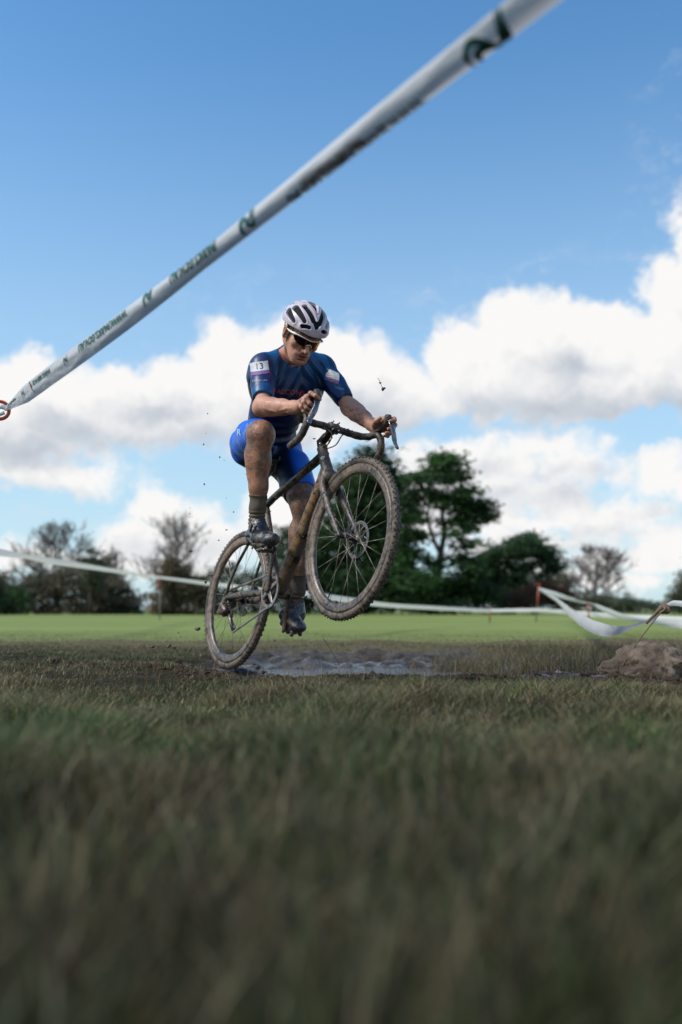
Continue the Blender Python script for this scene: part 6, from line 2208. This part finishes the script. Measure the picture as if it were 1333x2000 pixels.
def build_front_tape():
    L = (A2 - A0).length
    ax_ = (A2 - A0).normalized()
    camp = Vector((0, 0, CAM_H))

    def frame(s):
        p = A0 + (A2 - A0) * s
        p = p + Vector((0, 0, -0.010 * math.sin(math.pi * s)))
        v = (camp - p); v = (v - ax_ * v.dot(ax_)).normalized()
        w = ax_.cross(v)
        if w.z < 0: w = -w
        return p, v, w

    def prm(s):
        """half-angle of the curl, roll"""
        th = float(np.interp(s, [0, .03, .15, .30, .42, .55, .72, .86, 1], [.5, .35, .30, 0.9, 1.65, 1.4, 0.95, .7, .6]))
        ro = float(np.interp(s, [0, .10, .25, .42, .60, .75, 1], [.5, .35, .35, .10, -.30, -.45, -.3]))
        wd = 0.064 * min(1.0, 0.22 + s * 12)
        return th, ro, wd

    def surf(s, t, off=0.0):
        """s along 0..1, t across -1..1 (up positive)"""
        p, v, w = frame(s)
        th, ro, wd = prm(s)
        R = wd / 2 / th
        a = t * th + ro
        c = p - (v * math.cos(ro) + w * math.sin(ro)) * R * (math.cos(th * 0.0)) + (v * math.cos(ro) + w * math.sin(ro)) * 0.0
        q = c + (v * math.cos(a) + w * math.sin(a)) * (R + off)
        q = q + v * (0.0026 * mnoise.noise(Vector((s * 34, t * 1.4, 0))) + 0.0016 * mnoise.noise(Vector((s * 150, t * 3, 4))))
        return q

    t_ = empty('course_tape', A0)
    tag(t_, 'white plastic course tape with green print stretched from the left edge up across the sky', 'course tape')
    NS, NT_ = 300, 13
    V = []; F = []
    for i in range(NS + 1):
        for j in range(NT_):
            V.append(surf(i / NS, -1 + 2 * j / (NT_ - 1)) - A0)
    for i in range(NS):
        for j in range(NT_ - 1):
            a = i * NT_ + j; F.append((a, a + 1, a + NT_ + 1, a + NT_))
    mb = MB(); mb.add(V, F); mb.build('ribbon', M_TAPEW, t_)

    # parameter for a picture column
    def s_of(px):
        lo, hi = 0.0, 1.0
        for _ in range(40):
            m_ = (lo + hi) / 2
            p = A0 + (A2 - A0) * m_
            c, s__ = math.cos(PITCH), math.sin(PITCH)
            d = p.y * c + (p.z - CAM_H) * s__
            x = 666.5 + FPX * p.x / d if d > 0.05 else 9e9
            if x < px: lo = m_
            else: hi = m_
        return lo

    def put(V2, F2, s0, t0, m, name, flip=False):
        """V2 metres along / across"""
        out = []
        for (x, y) in V2:
            if flip: x, y = -x, -y
            s = s0 + x / L
            wd = prm(s)[2]
            out.append(surf(s, max(-0.98, min(0.98, t0 + y / (wd / 2))), 0.0016) - A0)
            o2 = None
        mb = MB(); mb.add(out, F2)
        return mb.build(name, m, t_, False)

    def text(px0, px1, t0, h, txt, m, flip=True):
        s0, s1 = s_of(px0), s_of(px1)
        V2, F2 = text2d(txt, h, bold=h * 0.06)
        xs = [v[0] for v in V2]; w = max(xs) - min(xs); f = (s1 - s0) * L / w
        V2 = [(x * f, y) for x, y in V2]
        put(V2, F2, (s0 + s1) / 2, t0, m, 'print', flip)

    def strokes(px, t0, size, m, kind=0):
        """the double-wave emblem: thick tapering swooshes"""
        s0 = s_of(px)
        curves = [[(-.50, -.36), (-.42, .02), (-.22, .20), (.02, .06), (.16, -.20), (.34, -.02), (.50, .48)],
                  [(-.34, -.40), (-.28, -.14), (-.14, -.02), (.04, -.12), (.14, -.34)],
                  [(.26, -.30), (.44, -.06), (.58, .44)]]
        V2 = []; F2 = []
        for cv in curves:
            P = spline([(a, b, 0) for a, b in cv], 6)
            n0 = len(V2); n = len(P)
            for i, p in enumerate(P):
                d = (P[min(i + 1, n - 1)] - P[max(i - 1, 0)]).normalized()
                nr = Vector((-d.y, d.x, 0)); u = i / (n - 1)
                w = 0.065 * (math.sin(math.pi * min(1, u * 0.9 + 0.08))) + 0.008
                for q in (-1, 1):
                    r = p + nr * w * q
                    V2.append((r.x * size * 1.15, r.y * size))
            for i in range(n - 1): F2.append((n0 + 2 * i, n0 + 2 * i + 2, n0 + 2 * i + 3, n0 + 2 * i + 1))
        put(V2, F2, s0, t0, m, 'emblem', kind == 1)
    text(16, 32, .45, .009, 'GOV', M_GREEN)
    strokes(47, .30, .030, M_GREEN, 1)
    # little brown printed figure
    s0 = s_of(63)
    V2 = [(-.016, .026), (-.008, .030), (-.002, .016), (.006, .010), (.010, -.002), (.002, .000), (.008, -.012), (.020, -.020), (.014, -.024), (.000, -.012), (-.008, .004)]
    put(V2, [(0, 1, 2, 10), (2, 3, 5, 10), (3, 4, 5, 5)[:3], (5, 6, 9, 10), (6, 7, 8, 9)], s0, .25, M_BROWNP, 'figure')
    text(67, 101, .50, .015, 'PARKS SERVICE', M_GREEN)
    strokes(131, .35, .034, M_GREEN, 1)
    text(156, 250, .50, .024, 'WWW.PARKS.GOV.AU', M_GREEN)
    strokes(291, .45, .050, M_GREEN, 1)
    text(335, 424, .42, .026, 'PARKS.GOV.AU', M_GREEN)
    strokes(486, .20, .062, M_GREEN, 1)
    text(556, 815, -.42, .026, 'WWW.ENVIRONMENT.GOV.AU', M_GREEN)
    text(588, 705, -.02, .014, 'PARKS AND CONSERVATION', M_GOLDP)
    strokes(945, -.10, .088, M_GREEN, 0)
    # the knotted end through the ring
    MB().tube(spline([A0 + Vector((0.02, 0, 0.0)) - A0, Vector((-0.012, 0.0, 0.012)), Vector((-0.030, -.004, -0.004)), Vector((-0.022, -.01, -0.022)), Vector((0.004, -.008, -.014))], 4), [0.010] * 5 + [0.008] * 12, 8, flat=((0, 1, 0), 0.6)).build('knot', M_TAPEW, t_)
    rb = A0 + Vector((-0.042, 0.02, -0.02))
    pole('stake', 'grey stake with an orange ring holding the tape end at the left edge', (rb.x - 0.02, rb.y + 0.01, 0), (rb.x - 0.010, rb.y, rb.z - 0.03), 0.006, 0, ((A0.x - 0.020, A0.y + 0.004, A0.z - 0.002), 0.036, (0.25, -1, 0)))
    pole('stake', 'grey stake with an orange ring beside the camera holding the near tape end', (A2.x + 0.05, A2.y, 0), (A2.x + 0.042, A2.y, A2.z - 0.03), 0.006, 0, (tuple(A2 + Vector((0.02, 0, 0))), 0.036, (0.25, -1, 0)))


build_front_tape()


# ------------------------------------------------------------------ course tapes in the field
def ribbon(path, label, seed, name='course_tape', twist=None, segs=10, mud=0.0, m=None):
    """path: (px, py, D, width m, facing 0..1, sag)"""
    r = random.Random(seed)
    pts = [at(p[0], p[1], p[2]) for p in path]
    P = spline(pts, segs)
    W = []
    for i in range(len(path) - 1):
        for j in range(segs):
            u = j / segs
            W.append((path[i][3] * (1 - u) + path[i + 1][3] * u, path[i][4] * (1 - u) + path[i + 1][4] * u))
    W.append((path[-1][3], path[-1][4]))
    o = P[0]
    V = []; F = []
    n = len(P); k = 5
    for i, p in enumerate(P):
        d = (P[min(i + 1, n - 1)] - P[max(i - 1, 0)]).normalized()
        up = Vector((0, 0, 1)); up = (up - d * up.dot(d)).normalized(); sd = d.cross(up)
        w, tw = W[i]
        a = tw * math.pi / 2
        across = up * math.cos(a) + sd * math.sin(a)
        nrm = d.cross(across)
        for j in range(k):
            u = -1 + 2 * j / (k - 1)
            V.append(p - o + across * (u * w / 2) + nrm * (0.10 * w * (1 - u * u) + 0.05 * w * r.uniform(-1, 1)))
    for i in range(n - 1):
        for j in range(k - 1):
            a = i * k + j; F.append((a, a + 1, a + k + 1, a + k))
    mb = MB(); mb.add(V, F)
    ob = mb.build(name, m or M_TAPEW, None)
    ob.location = o
    tag(ob, label, 'course tape', 'white tapes marking the course')
    return ob


def build_field_tapes():
    w = 0.075
    ribbon([(-260, 1040, 8.0, w, .1), (-60, 1071, 9.0, w, .1), (0, 1079, 9.8, w, 0), (55, 1088, 10.5, .055, .5), (110, 1097, 12, w, .1), (200, 1111, 16, w, .2), (262, 1121, 22, w, .5), (313, 1128, 30, w, .1)],
           'white tape sloping down from the left edge to the far red-topped pole', 1)
    ribbon([(313, 1128, 30, w, .1), (360, 1134, 24, .08, .1), (430, 1143, 17, w, .1), (510, 1153, 14, w, .2), (590, 1160, 11.5, w, 0), (680, 1172, 12.5, w, .1), (760, 1182, 15, w, .3), (860, 1188, 18, w, .1), (957, 1193, 22, w, .1)],
           'white tape passing behind both wheels of the bicycle', 2)
    ribbon([(957, 1193, 22, w, .1), (1047, 1192, 20, w, .1), (1130, 1198, 16, w, 0), (1230, 1205, 14, w, .1), (1340, 1210, 13, w, 0), (1480, 1216, 12, w, 0)],
           'straight white tape across the field at the right, behind the crumpled one', 3)
    pole('tape_pole', 'far thin pole with red top behind the tape at the left', tuple(Vector((at(313, 1190, 30).x, at(313, 1190, 30).y, 0))), at(312, 1126, 30), 0.022, .32, group=None)
    b = at(1047, 1211, 26)
    pole('tape_pole', 'leaning pole with orange upper half where the crumpled tape starts', (b.x, b.y, 0), at(1053, 1150, 26), 0.020, .52, (at(1053, 1143, 26), 0.045, (0.2, -1, 0)))
    b = at(957, 1212, 23)
    pole('tape_pole', 'short orange-red peg on the field between the pine and the gum tree', (b.x, b.y, 0), at(957, 1186, 23), 0.015, .9)
    # the crumpled tape at the right
    ribbon([(1053, 1150, 26, .07, .2), (1085, 1170, 15, .075, .1), (1112, 1194, 9.5, .090, 0), (1145, 1217, 6.6, .090, 0), (1180, 1230, 5.6, .080, .1), (1210, 1229, 5.3, .055, .55), (1240, 1222, 5.2, .032, .8), (1268, 1212, 5.1, .020, .7), (1285, 1202, 5.0, .012, .5)],
           'wide crumpled white tape sagging in a loop from the orange pole at the right', 5)
    ribbon([(1053, 1150, 26, .09, .2), (1090, 1162, 20, .10, .1), (1130, 1174, 16, .09, .5), (1150, 1177, 14.5, .06, .8), (1172, 1187, 13, .09, .2), (1215, 1204, 11, .085, .2), (1262, 1213, 10, .05, .6), (1340, 1222, 9.5, .07, .1), (1440, 1226, 9, .07, .1)],
           'upper white tape running right and down behind the crumpled loop', 6)
    ribbon([(1302, 1183, 4.95, .016, .3), (1318, 1178, 4.9, .028, .2), (1345, 1180, 4.8, .035, .1), (1420, 1172, 4.6, .04, .1)],
           'twisted white tape leaving the knot towards the right edge', 7)
    b = at(1150, 1200, 14.5)
    pole('tape_pole', 'distant reddish peg under the upper tape right of the orange pole', (b.x, b.y, 0), at(1150, 1176, 14.5), 0.009, .8)
    # muddy knot and its cord
    M_CORD = simple('muddy_twisted_tape', (0.150, 0.100, 0.062), 0.7, var=0.45, scale=60, bump=0.6)
    o = at(1300, 1186, 4.95)
    t = empty('muddy_knot', o); tag(t, 'brown muddy knot of twisted tape above the earth mound', 'knot')
    mb = MB()
    r = random.Random(4)
    P = [at(1262, 1218, 5.0), at(1280, 1200, 4.98), at(1292, 1188, 4.96), at(1302, 1183, 4.95), at(1314, 1186, 4.94)]
    mb.tube([p - o for p in spline(P, 4)], [.007] * 4 + [.010] * 4 + [.015] * 4 + [.014] * 4 + [.006], 8)
    for k in range(3):
        q = [at(1292 + k * 5, 1179, 4.96), at(1300 + k * 4, 1190 + k * 2, 4.92), at(1290 + k * 5, 1197, 4.95)]
        mb.tube([p - o for p in spline(q, 4)], .0065, 6)
    for i, v in enumerate(mb.V): mb.V[i] = v + Vector((mnoise.noise(v * 60), mnoise.noise(v * 60 + Vector((4, 0, 0))), mnoise.noise(v * 60 + Vector((0, 4, 0))))) * 0.004
    mb.build('wrap', M_CORD, t)
    g = at(1212, 1300, 4.85)
    P = [at(1296, 1190, 4.95), at(1268, 1225, 4.92), at(1240, 1262, 4.88), Vector((g.x, g.y, 0.02))]
    MB().tube([p - o for p in spline(P, 5)], 0.0035, 6).build('cord', M_CORD, t)


build_field_tapes()


# ------------------------------------------------------------------ earth mound, clods, stalks
M_CHURN = simple('churned_soil', (0.045, 0.031, 0.021), 0.9, var=0.6, scale=18, bump=0.8, spec=0.12)


def build_earth():
    m, t = mat('dry_clay')
    c = coord(t)
    n1 = t.noise(c, 7, 5, 0.65); n2 = t.noise(c, 40, 4, 0.7)
    col = t.ramp(n1, [(0.3, (0.050, 0.038, 0.028)), (0.50, (0.160, 0.120, 0.086)), (0.66, (0.300, 0.232, 0.172))])
    col = t.mix(t.m('MULTIPLY', n2, 0.45), col, (0.075, 0.050, 0.035))
    setp(t, color=col, rough=0.9, normal=t.bump(t.m('ADD', n1, t.m('MULTIPLY', n2, 0.5)), 0.8, 0.02), spec=0.25)
    import bmesh
    b = bmesh.new(); bmesh.ops.create_icosphere(b, subdivisions=5, radius=1.0)
    o = at(1272, 1300, 4.95)
    for v in b.verts:
        p = v.co.copy()
        n = mnoise.fractal(p * 1.6 + Vector((3, 1, 7)), 0.9, 2.1, 6)
        f = 1 + 0.26 * n
        f += 0.10 * abs(mnoise.noise(p * 6)) + 0.07 * mnoise.noise(p * 13)
        v.co = Vector((p.x * 0.235 * f, p.y * 0.26 * f, (1 - min(1.0, abs(p.x + 0.05) ** 1.4 * 0.55)) * max(p.z, -0.3) * 0.150 * f))
    me = bpy.data.meshes.new('earth_mound'); b.to_mesh(me); b.free()
    ob = link('earth_mound', me, None, m)
    ob.location = (o.x, o.y, 0.0)
    tag(ob, 'pale brown mound of dug clay at the right edge beside the mud', 'earth mound')
    # flung clods of mud
    spots = [(298, 1263, 7, 'dark mud clod low left of the rear wheel, leftmost of three in a row'), (330, 1262, 7, 'dark mud clod low left of the rear wheel, middle one of three in a row'), (342, 1265, 4, 'small mud clod low left of the rear wheel, rightmost of three in a row'),
             (386, 1229, 8, 'ragged mud clod in the air just left of the rear rim over the green field'), (402, 1137, 5, 'mud clod in front of the tape just left of the rear wheel'), (372, 1077, 5, 'dark mud clod in the air against the cloud left of the rear wheel'),
             (413, 1124, 5, 'mud clod against the left rim of the rear wheel'), (748, 760, 7, 'largest clod high in the air right of the rider, hanging from a thread of roots'), (595, 1167, 7, 'dark clod between the down tube and the front wheel'),
             (614, 857, 3.2, 'tiny dark clod in the air just above the stem')]
    rr = random.Random(9)
    for (px, py, s, lab) in spots:
        D = 4.35 if px > 500 else 4.7
        mb = MB(); lump(mb, Vector((0, 0, 0)), s * D / FPX * 0.62, rr, (1.2, 1, .9))
        lump(mb, Vector((s * D / FPX * .5, 0, s * D / FPX * .3)), s * D / FPX * 0.34, rr)
        ob = mb.build('mud_clod', M_CLAY, None, False); ob.location = at(px, py, D)
        tag(ob, lab, 'mud clod', 'clods of mud flung into the air')
        if px == 748:
            P = [at(738, 738, D), at(742, 744, D), at(745, 752, D), at(748, 760, D)]
            MB().tube([p - ob.location for p in spline(P, 4)], 0.0011, 5).build('root_thread', M_CLAY, ob)
            mb = MB(); lump(mb, at(743, 748, D) - ob.location, 0.005, rr); mb.build('crumb', M_CLAY, ob, False)
    small = [(405, 808), (404, 846), (398, 868), (431, 893), (437, 899), (400, 946), (443, 973), (371, 992), (369, 1003), (442, 1035), (403, 1058), (332, 1117), (404, 1062), (428, 1055), (350, 1236), (353, 1244), (421, 1250), (470, 1246), (536, 1252), (585, 1250), (602, 1262), (610, 1255), (455, 1000), (380, 1120), (415, 1240), (360, 1180)]
    ordn = 'first second third fourth fifth sixth seventh eighth ninth tenth eleventh twelfth thirteenth fourteenth fifteenth sixteenth seventeenth eighteenth nineteenth twentieth twenty-first twenty-second twenty-third'.split()
    small.sort(key=lambda q: q[1])
    cnt = {0: 0, 1: 0}
    for i, (px, py) in enumerate(small):
        sd_ = int(px > 500); cnt[sd_] += 1
        D = 4.6
        mb = MB(); lump(mb, Vector((0, 0, 0)), rr.uniform(1.0, 1.9) * D / FPX, rr)
        ob = mb.build('mud_speck', M_CLAY, None, False); ob.location = at(px + rr.uniform(-2, 2), py, D + rr.uniform(-.2, .2))
        tag(ob, 'tiny airborne mud speck, %s from the top %s' % (ordn[cnt[sd_] - 1], 'below the left shoe' if sd_ else 'left of the rider'), 'mud speck', 'specks of mud flying off the rear wheel')
    # lumps of turf along the edge of the mud
    mb = MB()
    for k in range(4500):
        x = rr.uniform(-3.0, 2.6)
        e = 4.12 - 0.06 * x + min(0.9, max(0, -0.45 - x) * 1.6)
        y = e + rr.choice([abs(rr.gauss(0, 0.6)) - 0.12, rr.gauss(-.15, 0.16)])
        if y > 7.2: continue
        z = float(ground_h(np.array([x]), np.array([y]))[0])
        s_ = 0.003 + 0.019 * rr.random() ** 4
        lump(mb, Vector((x, y, z + s_ * .1)), s_, rr, (1.3, 1.3, .8))
    for i_, v_ in enumerate(mb.V): mb.V[i_] = v_ + Vector((rr.uniform(-1, 1), rr.uniform(-1, 1), rr.uniform(-1, 1))) * 0.0022
    tag(mb.build('churned_clods', M_CHURN, None, False), kind='stuff', label='churned clods of dark earth along the edge of the mud', cat='earth clods')
    # single stalk in front of the field under the left shoe
    mb = MB()
    P = [at(664, 1300, 4.3), at(648, 1272, 4.3), at(628, 1241, 4.3)]
    o = P[0]
    mb.tube([p - o for p in spline(P, 4)], [0.0016] * 8 + [0.0008], 5)
    ob = mb.build('dry_stalk', M_TWIG, None); ob.location = o
    tag(ob, 'single dry stalk leaning left below the front wheel', 'stalk')


build_earth()
